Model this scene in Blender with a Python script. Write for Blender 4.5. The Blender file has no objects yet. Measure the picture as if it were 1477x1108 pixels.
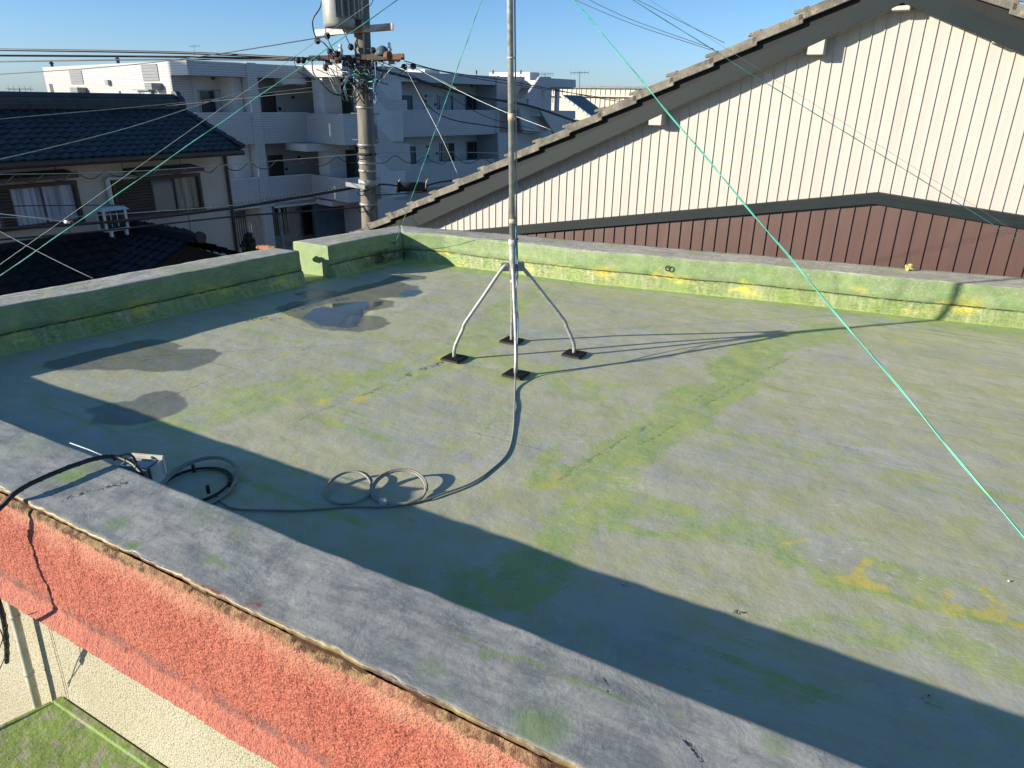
import bpy, math, random
import numpy as np
from mathutils import Matrix, Vector, noise as mn
random.seed(7); rng = np.random.default_rng(5)
R = math.radians

# ------------------------------------------------------------------ camera
CX, CY, F, H = 738.5, 554.0, 1010.0, 1.8
dn = np.array([-40., 2494., 1010.]); dn /= np.linalg.norm(dn)
UP = -dn
FW = np.array([0, 0, 1.]) - UP*UP[2]; FW /= np.linalg.norm(FW)
RT = np.cross(FW, UP)
if RT[0] < 0: RT = -RT
CAM = np.array([0, 0, H])
def W(v): v = np.array(v, float); return np.array([v@RT, v@FW, v@UP])
def ray(x, y): return W((x-CX, y-CY, F))
def onz(x, y, z=0.): r = ray(x, y); return CAM + r*(z-H)/r[2]
def aty(x, y, Y): r = ray(x, y); return CAM + r*Y/r[1]
def onpl(x, y, P, n): r = ray(x, y); P = np.array(P, float); n = np.array(n, float); return CAM + r*((P-CAM)@n)/(r@n)

sc = bpy.context.scene
cd = bpy.data.cameras.new('camera'); co = bpy.data.objects.new('camera', cd)
sc.collection.objects.link(co); sc.camera = co
cx, cy, cz = W((1, 0, 0)), W((0, -1, 0)), W((0, 0, -1))
co.matrix_world = Matrix(((cx[0], cy[0], cz[0], 0), (cx[1], cy[1], cz[1], 0), (cx[2], cy[2], cz[2], H), (0, 0, 0, 1)))
cd.sensor_width = 36; cd.lens = F/1477*36; cd.clip_start = .05; cd.clip_end = 3000

# ------------------------------------------------------------------ light
SUN_AZ, SUN_EL = 253.2, 16.5
wd = bpy.data.worlds.new('World'); sc.world = wd; wd.use_nodes = True
wn = wd.node_tree; bg = wn.nodes['Background']
sky = wn.nodes.new('ShaderNodeTexSky'); sky.sky_type = 'NISHITA'; sky.sun_disc = False
sky.sun_elevation = R(SUN_EL); sky.sun_rotation = R(SUN_AZ)
sky.air_density = 1.0; sky.dust_density = 0.35; sky.ozone_density = 2.2; sky.altitude = 50
tc = wn.nodes.new('ShaderNodeTexCoord'); sx = wn.nodes.new('ShaderNodeSeparateXYZ'); wn.links.new(tc.outputs['Generated'], sx.inputs[0])
cr_ = wn.nodes.new('ShaderNodeValToRGB'); wn.links.new(sx.outputs[2], cr_.inputs[0]); e_ = cr_.color_ramp.elements
e_[0].position = 0.; e_[0].color = (.86, 1.16, 1.95, 1); e_[1].position = .45; e_[1].color = (.72, 1.08, 1.34, 1)
e2_ = e_.new(.12); e2_.color = (.74, 1.08, 1.58, 1)
mx_ = wn.nodes.new('ShaderNodeMix'); mx_.data_type = 'RGBA'; mx_.blend_type = 'MULTIPLY'; mx_.inputs[0].default_value = 1
wn.links.new(sky.outputs[0], mx_.inputs[6]); wn.links.new(cr_.outputs[0], mx_.inputs[7]); wn.links.new(mx_.outputs[2], bg.inputs[0]); bg.inputs[1].default_value = 0.062
sl = bpy.data.lights.new('sun', 'SUN'); so = bpy.data.objects.new('sun', sl); sc.collection.objects.link(so)
sl.energy = 5.0; sl.angle = R(0.55); sl.color = (1.0, .90, .74)
tos = Vector((math.sin(R(SUN_AZ))*math.cos(R(SUN_EL)), math.cos(R(SUN_AZ))*math.cos(R(SUN_EL)), math.sin(R(SUN_EL))))
so.rotation_euler = tos.to_track_quat('Z', 'Y').to_euler(); so.location = (-6, -2, 8)
sc.view_settings.view_transform = 'Standard'; sc.view_settings.look = 'None'
sc.view_settings.exposure = 0.9; sc.view_settings.gamma = 1

# ------------------------------------------------------------------ shader helpers
class NT:
    def __init__(s, name, rough=.7, metal=0., spec=.5):
        s.m = bpy.data.materials.new(name); s.m.use_nodes = True
        s.t = s.m.node_tree; s.b = s.t.nodes['Principled BSDF']
        s.b.inputs['Roughness'].default_value = rough; s.b.inputs['Metallic'].default_value = metal
        s.b.inputs['Specular IOR Level'].default_value = spec
    def put(s, sock, v):
        if isinstance(v, bpy.types.NodeSocket): s.t.links.new(v, sock)
        elif v is not None:
            if isinstance(v, tuple) and len(v) == 3 and sock.type == 'RGBA': v = (*v, 1)
            sock.default_value = v
    def obj(s): return s.t.nodes.new('ShaderNodeTexCoord').outputs['Object']
    def uv(s): return s.t.nodes.new('ShaderNodeTexCoord').outputs['UV']
    def sep(s, v): n = s.t.nodes.new('ShaderNodeSeparateXYZ'); s.put(n.inputs[0], v); return n.outputs
    def comb(s, x, y, z=0.):
        n = s.t.nodes.new('ShaderNodeCombineXYZ')
        for i, q in enumerate((x, y, z)): s.put(n.inputs[i], q)
        return n.outputs[0]
    def mapv(s, v, scale=(1, 1, 1), rot=(0, 0, 0), loc=(0, 0, 0)):
        if any(rot):          # turn first, stretch after
            q = s.t.nodes.new('ShaderNodeMapping'); s.put(q.inputs['Vector'], v); q.inputs['Rotation'].default_value = rot; v = q.outputs[0]; rot = (0, 0, 0)
        n = s.t.nodes.new('ShaderNodeMapping'); s.put(n.inputs['Vector'], v)
        n.inputs['Scale'].default_value = scale; n.inputs['Rotation'].default_value = rot; n.inputs['Location'].default_value = loc
        return n.outputs[0]
    def noise(s, v, scale, detail=4, rough=.55, dist=0.):
        n = s.t.nodes.new('ShaderNodeTexNoise'); s.put(n.inputs['Vector'], v)
        n.inputs['Scale'].default_value = scale; n.inputs['Detail'].default_value = detail
        n.inputs['Roughness'].default_value = rough; n.inputs['Distortion'].default_value = dist
        return n.outputs['Fac']
    def voro(s, v, scale, feature='F1'):
        n = s.t.nodes.new('ShaderNodeTexVoronoi'); n.feature = feature; s.put(n.inputs['Vector'], v)
        n.inputs['Scale'].default_value = scale; return n.outputs['Distance']
    def math(s, op, a, b=0., c=0., clamp=False):
        n = s.t.nodes.new('ShaderNodeMath'); n.operation = op; n.use_clamp = clamp
        s.put(n.inputs[0], a); s.put(n.inputs[1], b); s.put(n.inputs[2], c); return n.outputs[0]
    def rng(s, v, a, b, c=0., d=1.):
        n = s.t.nodes.new('ShaderNodeMapRange'); n.interpolation_type = 'SMOOTHSTEP' if (c, d) == (0., 1.) else 'LINEAR'
        s.put(n.inputs[0], v)
        for i, q in enumerate((a, b, c, d)): s.put(n.inputs[i+1], q)
        return n.outputs[0]
    def mix(s, f, a, b, mode='MIX'):
        n = s.t.nodes.new('ShaderNodeMix'); n.data_type = 'RGBA'; n.blend_type = mode
        s.put(n.inputs[0], f); s.put(n.inputs[6], a); s.put(n.inputs[7], b); return n.outputs[2]
    def attr(s, name):
        n = s.t.nodes.new('ShaderNodeAttribute'); n.attribute_name = name
        q = s.t.nodes.new('ShaderNodeSeparateColor'); s.t.links.new(n.outputs['Color'], q.inputs[0]); return q.outputs
    def brick(s, v, w, h, mortar, c1, c2, cm, offset=0.):
        n = s.t.nodes.new('ShaderNodeTexBrick'); n.offset = offset; s.put(n.inputs['Vector'], v)
        s.put(n.inputs['Color1'], c1); s.put(n.inputs['Color2'], c2); s.put(n.inputs['Mortar'], cm)
        n.inputs['Scale'].default_value = 1; n.inputs['Mortar Size'].default_value = mortar
        n.inputs['Mortar Smooth'].default_value = .1
        n.inputs['Brick Width'].default_value = w; n.inputs['Row Height'].default_value = h
        return n.outputs['Color'], n.outputs['Fac']
    def bump(s, h, dist=.01, strength=1., prev=None):
        n = s.t.nodes.new('ShaderNodeBump'); s.put(n.inputs['Height'], h)
        n.inputs['Distance'].default_value = dist; n.inputs['Strength'].default_value = strength
        if prev: s.t.links.new(prev, n.inputs['Normal'])
        return n.outputs[0]
    def out(s, col=None, rough=None, nrm=None, **kw):
        s.put(s.b.inputs['Base Color'], col); s.put(s.b.inputs['Roughness'], rough)
        if nrm: s.t.links.new(nrm, s.b.inputs['Normal'])
        return s.m

M = {}
def plain(name, c, rough=.6, metal=0., var=.25, scale=9., bump=0., spec=.5):
    n = NT(name, rough, metal, spec); o = n.obj()
    f = n.noise(o, scale, 5)
    c2 = tuple(x*(1-var) for x in c); c3 = tuple(min(1, x*(1+var*.6)) for x in c)
    col = n.mix(n.rng(f, .3, .7), c2, c3)
    nr = n.bump(n.noise(o, scale*5, 4), bump) if bump else None
    M[name] = n.out(col, n.rng(f, .2, .8, max(.02, rough-.08), rough+.08), nr); return M[name]

plain('galvanized', (.34, .35, .33), .5, .35, .25, 30)
plain('rubber', (.018, .018, .019), .75, 0, .4, 40, .002)
plain('tape', (.50, .40, .27), .6, 0, .2, 40)
plain('tape_grey', (.45, .47, .48), .5, 0, .2, 40)
plain('coax_grey', (.24, .25, .24), .45, 0, .15, 20)
plain('coax_white', (.26, .25, .21), .5, 0, .15, 20)
plain('cable_black', (.015, .016, .018), .5, 0, .3, 30)
plain('wire_green', (.05, .33, .24), .35, 0, .2, 20)
plain('wire_white', (.50, .54, .50), .4, 0, .2, 20)
plain('wire_teal', (.10, .38, .29), .4, 0, .2, 20)
plain('wire_steel', (.30, .36, .34), .4, .3, .2, 20)
plain('wire_blue', (.07, .20, .32), .4, 0, .2, 20)
plain('white_plastic', (.62, .63, .60), .5, 0, .12, 20)
plain('cream_plastic', (.55, .52, .42), .5, 0, .2, 12)
plain('box_grey', (.30, .34, .38), .5, 0, .2, 12)
plain('porcelain', (.75, .74, .70), .2, 0, .1, 20)
plain('slate_metal', (.011, .018, .021), .55, 0, .12, 3, 0., .22)
plain('black_gap', (.010, .011, .012), .8, 0, .2, 5)  # near-black, stands in for the shadow gap under the verge tiles
plain('transformer_grey', (.27, .28, .27), .45, 0, .12, 5)
plain('dark_wood', (.065, .042, .026), .6, 0, .35, 9)
plain('wall_white', (.54, .53, .51), .75, 0, .08, 2)
plain('trim_white', (.56, .58, .60), .6, 0, .1, 4)
plain('alu_dark', (.07, .075, .08), .4, .3, .2, 6)
plain('alu_frame', (.28, .30, .31), .4, .5, .15, 6)
plain('door_dark', (.045, .032, .026), .5, 0, .2, 4)
plain('door_blue', (.07, .10, .13), .5, 0, .2, 4)
plain('curtain_beige', (.34, .29, .22), .9, 0, .25, 6)
plain('curtain_grey', (.40, .42, .46), .9, 0, .2, 9)
plain('house_plaster', (.50, .45, .385), .85, 0, .10, 1.3, .003)
plain('factory_beige', (.62, .57, .46), .7, 0, .08, 1)
plain('asphalt', (.055, .056, .058), .9, 0, .3, .5, .004)
plain('foliage', (.035, .06, .022), .7, 0, .5, 6)
plain('bark', (.07, .05, .035), .9, 0, .3, 12)
plain('orange_brick', (.50, .20, .10), .85, 0, .4, 20, .006)
plain('moss_stone', (.42, .40, .14), .9, 0, .35, 40, .004)
plain('gutter_brown', (.10, .055, .04), .45, 0, .2, 9)
plain('siding_beige_plain', (.46, .43, .38), .6, 0, .06, 2)

def glassm(name, c, rough=.06):
    n = NT(name, rough, 0, .35); o = n.obj()
    M[name] = n.out(n.mix(n.noise(o, 1.5, 2), tuple(x*.7 for x in c), c), rough)
glassm('glass_dark', (.03, .04, .05)); glassm('glass_blue', (.10, .15, .18)); glassm('glass_curtain', (.20, .22, .25), .2)

def corrug(name, c, c2, per):
    n = NT(name, .6); o = n.sep(n.obj())
    f = n.math('PINGPONG', n.math('ADD', o[0], o[1]), per)
    return n.out(n.mix(n.rng(f, per*.3, per*.5), c, c2))
def curtain(name, c):
    n = NT(name, .9); o = n.obj(); x = n.sep(o)
    w = n.noise(n.comb(n.math('MULTIPLY', n.math('ADD', x[0], x[1]), 9.), n.math('MULTIPLY', x[2], .5)), 1.2, 2)
    M[name] = n.out(n.mix(n.rng(w, .3, .7), tuple(q*.45 for q in c), c))
curtain('curtain_folds', (.50, .52, .60)); curtain('curtain_folds_beige', (.40, .35, .27))

def screen(name, c):   # horizontal shutter slats
    n = NT(name, .6); x = n.sep(n.obj()); f = n.math('PINGPONG', x[2], .03)
    M[name] = n.out(n.mix(n.rng(f, .004, .018), tuple(q*.35 for q in c), c), None, n.bump(f, .5))
screen('shutter_brown', (.075, .055, .035))

# painted steel siding
def siding(name, c, rough):
    n = NT(name, rough); o = n.obj()
    col = n.mix(n.rng(n.noise(n.mapv(o, (14, 14, .8)), 1.2, 3), .3, .7), tuple(x*.93 for x in c), c)
    col = n.mix(n.rng(n.noise(n.mapv(o, (5, 5, .35)), 2.2, 5), .58, .8, 0., .22), col, tuple(x*.6 for x in c))
    b = n.bump(n.noise(n.mapv(o, (60, 60, 12)), 3, 3), .0012)
    b = n.bump(n.noise(n.mapv(o, (2.5, 2.5, .9)), 1, 2), .012, 1, b)
    M[name] = n.out(col, rough, b)
siding('siding_beige', (.445, .408, .368), .55); siding('siding_brown', (.095, .052, .044), .5)

# apartment tiles
def tiles(name, c, cm, size=.1):
    n = NT(name, .35); o = n.sep(n.obj())
    v = n.comb(n.math('ADD', o[0], o[1]), o[2])
    col, f = n.brick(v, size, size, size*.10, c, tuple(x*.93 for x in c), cm)
    f2 = n.noise(n.obj(), .8, 4)
    col = n.mix(n.rng(f2, .35, .75, 0., .35), col, tuple(x*.7 for x in c))
    M[name] = n.out(col, .35, n.bump(f, -.002))
tiles('tile_white', (.52, .51, .50), (.25, .25, .26), .095); tiles('tile_grey', (.24, .25, .26), (.12, .12, .12), .12)
tiles('tile_cream', (.66, .62, .56), (.40, .38, .34), .1)

# japanese roof tile
def rooftile(name, c, rough=.42):
    n = NT(name, rough); o = n.obj()
    col = n.mix(n.rng(n.noise(o, 4, 4), .3, .7), tuple(x*.6 for x in c), c)
    col = n.mix(n.rng(n.noise(o, 22, 3), .6, .8, 0., .5), col, tuple(x*1.6 for x in c))
    M[name] = n.out(col, n.rng(n.noise(o, 9, 3), .3, .7, rough-.1, rough+.15))
rooftile('tile_blue', (.036, .047, .058), .5); rooftile('tile_dark', (.014, .020, .028)); rooftile('tile_brown', (.022, .018, .022))

# concrete pole
n = NT('pole_concrete', .85); o = n.obj()
col = n.mix(n.rng(n.noise(n.mapv(o, (6, 6, .7)), 2, 5), .3, .7), (.11, .10, .085), (.20, .185, .155))
col = n.mix(n.rng(n.noise(n.mapv(o, (12, 12, .3)), 1, 4), .55, .75, 0., .6), col, (.09, .085, .075))
M['pole_concrete'] = n.out(col, .85, n.bump(n.noise(o, 40, 3), .002))
n = NT('rusty_steel', .7); o = n.obj()
M['rusty_steel'] = n.out(n.mix(n.rng(n.noise(o, 5, 5), .42, .58), (.13, .05, .025), (.04, .024, .018)), .75, n.bump(n.noise(o, 60, 3), .002))
n = NT('painted_arm', .6); o = n.obj()
M['painted_arm'] = n.out(n.mix(n.rng(n.noise(o, 2.2, 5), .45, .6), (.50, .50, .47), (.34, .17, .09)), .6)
# cement verge tile
n = NT('cement_tile', .9); o = n.obj()
col = n.mix(n.rng(n.noise(o, 5, 6, .65), .3, .7), (.09, .085, .07), (.22, .20, .165))
col = n.mix(n.rng(n.noise(o, 16, 5), .55, .75), col, (.30, .28, .23))
col = n.mix(n.rng(n.noise(o, 60, 3), .58, .7, 0., .7), col, (.06, .055, .05))
M['cement_tile'] = n.out(col, .9, n.bump(n.noise(o, 80, 5), .006))

GREY_A, GREY_B = (.25, .25, .225), (.56, .54, .47)
# ---- roof deck
n = NT('deck_paint', .5); o = n.obj()
a = n.attr('mka'); b_ = n.attr('mkb')
al = a[0]; ye = a[1]; wet = a[2]; pale = b_[0]; wat = b_[1]; drk = b_[2]
rot = R(-29)
st = n.mapv(o, (.35, 2.2, 1), (0, 0, -rot)); st2 = n.mapv(o, (1.2, 9, 1), (0, 0, -rot))
s1 = n.noise(st, 1.3, 6, .6, .4); s2 = n.noise(st2, 2.0, 6, .65, .6); fine = n.noise(o, 55, 5, .7); mid = n.noise(o, 7, 6, .62, .3)
soft = n.noise(n.mapv(o, (.55, 1.3, 1), (0, 0, -rot)), 1.1, 4, .55, .5); soft2 = n.noise(n.mapv(o, (1.3, 3.2, 1), (0, 0, -rot), (4, 2, 0)), 1.4, 6, .62, .8)
col = n.mix(n.rng(soft, .40, .62), (.345, .36, .33), (.395, .40, .26))
col = n.mix(n.rng(soft2, .36, .66, 0., .55), col, (.46, .455, .38))
col = n.mix(n.rng(n.noise(n.mapv(o, loc=(7, 3, 0)), 3.2, 6, .65, .5), .50, .72, 0., .5), col, (.235, .25, .225))
col = n.mix(n.rng(s2, .46, .75, 0., .28), col, (.50, .50, .41))
col = n.mix(n.rng(n.math('ADD', mid, n.math('MULTIPLY', s1, .7)), .74, 1.02, 0., .7), col, (.36, .37, .17))      # olive film
col = n.mix(n.rng(fine, .58, .75, 0., .28), col, (.09, .10, .10))
gsum = n.math('ADD', n.math('ADD', al, n.math('MULTIPLY', n.math('SUBTRACT', fine, .5), 1.3)), n.math('MULTIPLY', n.math('SUBTRACT', mid, .5), 1.1))
gsum = n.math('ADD', gsum, n.math('MULTIPLY', n.math('SUBTRACT', s2, .5), .7))
grain = n.math('MULTIPLY', n.rng(gsum, .34, 1.05), .8)
gcol = n.mix(n.rng(mid, .35, .65), (.19, .33, .075), (.34, .41, .12))
col = n.mix(grain, col, gcol)
col = n.mix(n.math('MULTIPLY', n.rng(n.math('ADD', fine, mid), .85, 1.2, .2, 1.2), ye, clamp=True), col, (.52, .45, .10))
sc_ = n.noise(n.mapv(o, (2.5, 9, 1), (0, 0, R(12))), 2.6, 6, .68, 2.6)
col = n.mix(n.math('MULTIPLY', n.rng(sc_, .50, .66), n.math('MULTIPLY', pale, .6), clamp=True), col, (.50, .51, .46))
cz_ = n.noise(o, 130, 3)
col = n.mix(n.rng(n.noise(o, 210, 2), .66, .72, 0., .5), col, (.45, .46, .42))
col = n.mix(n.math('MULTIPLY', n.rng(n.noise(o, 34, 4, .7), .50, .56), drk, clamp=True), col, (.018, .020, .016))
wm = n.rng(n.math('ADD', wet, n.math('MULTIPLY', n.math('SUBTRACT', mid, .5), .10)), .49, .53)
waterm = n.rng(n.math('ADD', wat, n.math('MULTIPLY', n.math('SUBTRACT', mid, .5), .16)), .48, .54)
col = n.mix(wm, col, n.mix(.62, col, (.045, .055, .050)))
col = n.mix(waterm, col, n.mix(.75, col, (.03, .04, .045)))
ro = n.rng(mid, .3, .7, .50, .64)
ro = n.math('ADD', ro, n.math('MULTIPLY', al, .25)); ro = n.math('MULTIPLY', ro, n.rng(wm, 0, 1, 1.0, .74)); ro = n.math('MULTIPLY', ro, n.rng(waterm, 0, 1, 1.0, .07))
hgt = n.math('ADD', n.math('MULTIPLY', n.noise(o, 3.2, 5), .75), n.math('MULTIPLY', n.noise(st2, 5, 5), .035))
hgt = n.math('ADD', hgt, n.math('MULTIPLY', fine, .05)); hgt = n.math('ADD', hgt, n.math('MULTIPLY', n.noise(o, 160, 3), .028))
hgt = n.math('SUBTRACT', hgt, n.math('MULTIPLY', drk, .15))
nb_ = n.t.nodes.new('ShaderNodeBump'); n.put(nb_.inputs['Height'], hgt); nb_.inputs['Distance'].default_value = .02
n.put(nb_.inputs['Strength'], n.rng(waterm, 0, 1, .9, .03))
M['deck_paint'] = n.out(col, ro, nb_.outputs[0])

# ---- parapets: uv.x = metres along, uv.y = profile parameter (0 foot .. 1 crack .. 2 top arris .. 3 outer arris .. 4+ outer)
n = NT('parapet_paint', .6); o = n.obj(); u = n.sep(n.uv()); a = n.attr('mka')
mid = n.noise(o, 6, 6, .62, .4); fine = n.noise(o, 60, 5, .7); st = n.noise(n.comb(n.math('MULTIPLY', u[0], 1.1), n.math('MULTIPLY', u[1], 9)), 2.2, 6, .65, .5)
drip = n.noise(n.comb(n.math('MULTIPLY', u[0], 26), n.math('MULTIPLY', u[1], .8)), 1, 4, .6)
green = n.mix(n.rng(mid, .3, .7), (.165, .255, .10), (.25, .345, .14))
green = n.mix(n.rng(n.noise(n.comb(n.math('MULTIPLY', u[0], 2.1), n.math('MULTIPLY', u[1], .6)), 2, 3), .5, .7), green, (.16, .27, .09))
chip = n.rng(n.noise(n.comb(n.math('MULTIPLY', u[0], 9), n.math('MULTIPLY', u[1], 5)), 2.2, 8, .75, 1.5), .52, .60)
chip = n.math('MULTIPLY', chip, n.rng(n.noise(n.comb(u[0], 0.), 1.6, 2), .38, .55))
green = n.mix(n.rng(n.noise(n.comb(n.math('MULTIPLY', u[0], 3.5), n.math('MULTIPLY', u[1], 1.2)), 2, 6, .7, .6), .48, .68, 0., .6), green, (.30, .33, .22))
green = n.mix(n.math('MULTIPLY', chip, .75), green, (.46, .49, .36))
low = n.mix(n.rng(drip, .35, .65), (.20, .27, .10), (.33, .36, .17))
low = n.mix(n.math('MULTIPLY', n.rng(drip, .5, .72), .6), low, (.44, .47, .30))
low = n.mix(n.rng(n.noise(n.comb(u[0], 0.), 2.6, 3), .45, .62, 0., .8), low, (.23, .33, .08))
inner = n.mix(n.rng(u[1], .97, 1.03), low, green)
yel = n.math('MULTIPLY', n.rng(n.math('ADD', n.noise(n.comb(u[0], n.math('MULTIPLY', u[1], .35)), 2.1, 5, .6), n.math('MULTIPLY', fine, .15)), .60, .70), n.rng(n.math('ABSOLUTE', n.math('SUBTRACT', u[1], .8)), .2, .75, 1., 0.))
inner = n.mix(n.math('MULTIPLY', yel, .9), inner, (.56, .50, .09))
ck = n.math('ABSOLUTE', n.math('SUBTRACT', n.math('ADD', u[1], n.math('MULTIPLY', n.math('SUBTRACT', n.noise(n.comb(n.math('MULTIPLY', u[0], 30), 0.), 1, 3), .5), .08)), 1.0))
inner = n.mix(n.math('MULTIPLY', n.rng(ck, .012, .05, 1., 0.), n.rng(n.noise(n.comb(n.math('MULTIPLY', u[0], 9), 0.), 1, 3), .3, .5, .35, 1.)), inner, (.03, .045, .015))
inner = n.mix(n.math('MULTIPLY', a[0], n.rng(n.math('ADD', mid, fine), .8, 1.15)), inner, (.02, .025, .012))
inner = n.mix(n.math('MULTIPLY', n.rng(u[1], .0, .18, 1., 0.), .7), inner, (.28, .42, .06))
top = n.mix(n.rng(st, .32, .66), GREY_A, GREY_B)
top = n.mix(n.rng(n.noise(o, 14, 6, .7, .8), .45, .72, 0., .85), top, (.155, .165, .17))
top = n.mix(n.rng(n.noise(o, 38, 5, .7, .5), .55, .70, 0., .6), top, (.66, .65, .60))
top = n.mix(n.math('MULTIPLY', n.rng(n.noise(o, 2.3, 4, .6, .6), .44, .64), .6), top, (.29, .33, .16))
edge = n.mix(n.rng(fine, .4, .6), (.40, .42, .28), (.50, .50, .40))
top = n.mix(n.math('MULTIPLY', n.rng(n.math('ADD', u[1], n.math('MULTIPLY', n.math('SUBTRACT', mid, .5), .1)), 1.98, 2.05, 1., 0.), n.rng(mid, .45, .6)), top, edge)
col = n.mix(n.rng(n.math('ADD', u[1], n.math('MULTIPLY', n.math('SUBTRACT', mid, .5), .14)), 1.97, 2.01), inner, top)
col = n.mix(n.math('MULTIPLY', a[1], n.rng(fine, .35, .6)), col, (.42, .50, .20))
h = n.math('ADD', n.math('MULTIPLY', n.noise(o, 9, 6, .65), .6), n.math('MULTIPLY', fine, .22)); h = n.math('ADD', h, n.math('MULTIPLY', st, .25))
h = n.math('ADD', h, n.math('MULTIPLY', chip, -.25))
M['parapet_paint'] = n.out(col, n.rng(mid, .3, .7, .5, .7), n.bump(h, .012, .9))

# ---- near coping (grey brushed paint)
n = NT('coping_paint', .55); o = n.obj(); u = n.sep(n.uv()); a = n.attr('mka')
R2 = n.mapv(o, (1.6, 6.5, 3), (0, 0, R(29)))
brush = n.noise(R2, 2.4, 9, .72, .15); mid = n.noise(n.mapv(o, (.8, 1.5, 1), (0, 0, R(29))), 5, 8, .68, .2); fine = n.noise(o, 70, 6, .72); cross = n.noise(n.mapv(o, (7, 5, 3), (0, 0, R(50))), 1.8, 7, .74, .2)
top = n.mix(n.rng(brush, .34, .64), (.19, .20, .19), (.36, .36, .33))
top = n.mix(n.rng(mid, .44, .68, 0., .55), top, (.40, .40, .37))
top = n.mix(n.rng(cross, .56, .74, 0., .14), top, (.54, .53, .49))
top = n.mix(n.rng(n.noise(o, 6, 7, .7, .2), .46, .68, 0., .75), top, (.15, .17, .172))
top = n.mix(n.rng(fine, .52, .70, 0., .30), top, (.58, .575, .53))
top = n.mix(n.rng(n.noise(o, 22, 5, .7, .2), .56, .66, 0., .35), top, (.10, .11, .13))
top = n.mix(n.math('MULTIPLY', a[0], n.rng(n.math('ADD', brush, mid), .75, 1.15)), top, (.19, .27, .10))
top = n.mix(n.math('MULTIPLY', a[1], n.rng(n.math('ADD', fine, cross), .8, 1.1)), top, (.26, .075, .06))
top = n.mix(n.math('MULTIPLY', a[2], n.rng(n.noise(o, 60, 4), .45, .55)), top, (.03, .035, .04))
inn = n.mix(mid, (.18, .28, .14), (.24, .34, .18))
rimn = n.math('ADD', u[1], n.math('MULTIPLY', n.math('SUBTRACT', n.noise(o, 45, 5, .7), .5), .05))
col = n.mix(n.rng(u[1], 1.95, 2.0), inn, top)
col = n.mix(n.math('MULTIPLY', n.rng(rimn, 2.950, 2.972), n.rng(n.noise(o, 26, 5, .7), .30, .50, .6, 1.)), col, n.mix(n.rng(n.noise(o, 4, 3), .40, .60), (.075, .04, .025), (.20, .14, .045)))
col = n.mix(n.rng(u[1], 3.02, 3.06), col, (.06, .032, .018))
h = n.math('ADD', n.math('MULTIPLY', n.noise(o, 7, 7, .62, .4), .75), n.math('MULTIPLY', cross, .015)); h = n.math('ADD', h, n.math('MULTIPLY', fine, .09))
h = n.math('SUBTRACT', h, n.math('MULTIPLY', n.math('MULTIPLY', a[2], n.rng(n.noise(o, 60, 4), .45, .55)), .3))
M['coping_paint'] = n.out(col, n.rng(mid, .3, .7, .42, .6), n.bump(h, .010, .8))

# ---- red stucco fascia; uv.y metres down from arris
n = NT('red_stucco', .85); o = n.obj(); u = n.sep(n.uv())
vv = u[1]; w1 = n.noise(o, 9, 6, .7, .4); cell = n.noise(o, 135, 3, .6); cell2 = n.voro(n.mapv(o, (1, 1, 1)), 150)
red = n.mix(n.rng(n.noise(o, 3, 5), .3, .7), (.335, .074, .045), (.41, .112, .070))
red = n.mix(n.rng(cell, .50, .60, 0., .8), red, (.52, .185, .125))
red = n.mix(n.rng(cell, .38, .45, .85, 0.), red, (.11, .028, .02))
pch = n.mix(w1, (.46, .20, .125), (.54, .28, .18))
pm = n.rng(n.math('ADD', vv, n.math('MULTIPLY', n.math('SUBTRACT', w1, .5), .34)), .055, .16, 1., 0.)
col = n.mix(n.math('MULTIPLY', pm, .8), red, pch)
bt = n.rng(n.math('ADD', vv, n.math('MULTIPLY', n.math('SUBTRACT', w1, .5), .10)), .475, .52)
col = n.mix(n.math('MULTIPLY', bt, .4), col, (.50, .20, .145))
gm = n.math('MULTIPLY', n.rng(n.math('ABSOLUTE', n.math('SUBTRACT', n.math('ADD', vv, n.math('MULTIPLY', n.math('SUBTRACT', w1, .5), .05)), .475)), .006, .045, 1., 0.), n.rng(n.noise(o, 16, 5, .7), .38, .60))
col = n.mix(n.math('MULTIPLY', gm, .85), col, (.19, .10, .085))
gr = n.rng(n.math('ADD', vv, n.math('MULTIPLY', n.math('SUBTRACT', n.noise(o, 18, 8, .78), .5), .095)), .048, .062, 1., 0.)
col = n.mix(n.math('MULTIPLY', gr, n.rng(n.noise(o, 4.5, 5, .7), .36, .54, .45, 1.)), col, n.mix(n.rng(n.noise(o, 30, 4), .4, .6), (.075, .035, .018), (.26, .17, .08)))
rimy = n.rng(n.math('ADD', vv, n.math('MULTIPLY', n.math('SUBTRACT', n.noise(o, 70, 4), .5), .02)), .003, .009, 1., 0.)
col = n.mix(n.math('MULTIPLY', rimy, n.rng(n.noise(o, 7, 4), .45, .65)), col, (.38, .28, .12))
h = n.math('ADD', n.math('MULTIPLY', cell, .5), n.math('MULTIPLY', n.noise(o, 170, 2), .2))
h = n.math('ADD', h, n.math('MULTIPLY', n.noise(o, 20, 4), .6))
M['red_stucco'] = n.out(col, .88, n.bump(h, .016, n_ if False else 1.0))
# ---- cream stucco
n = NT('cream_stucco', .85); o = n.obj()
cell = n.noise(o, 110, 3, .6)
col = n.mix(n.rng(n.noise(o, 2, 5), .3, .7), (.42, .385, .27), (.48, .45, .34))
col = n.mix(n.rng(cell, .38, .45, .75, 0.), col, (.17, .15, .09))
h = n.math('ADD', cell, n.math('MULTIPLY', n.noise(o, 200, 2), .3))
M['cream_stucco'] = n.out(col, .85, n.bump(h, .010))
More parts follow.
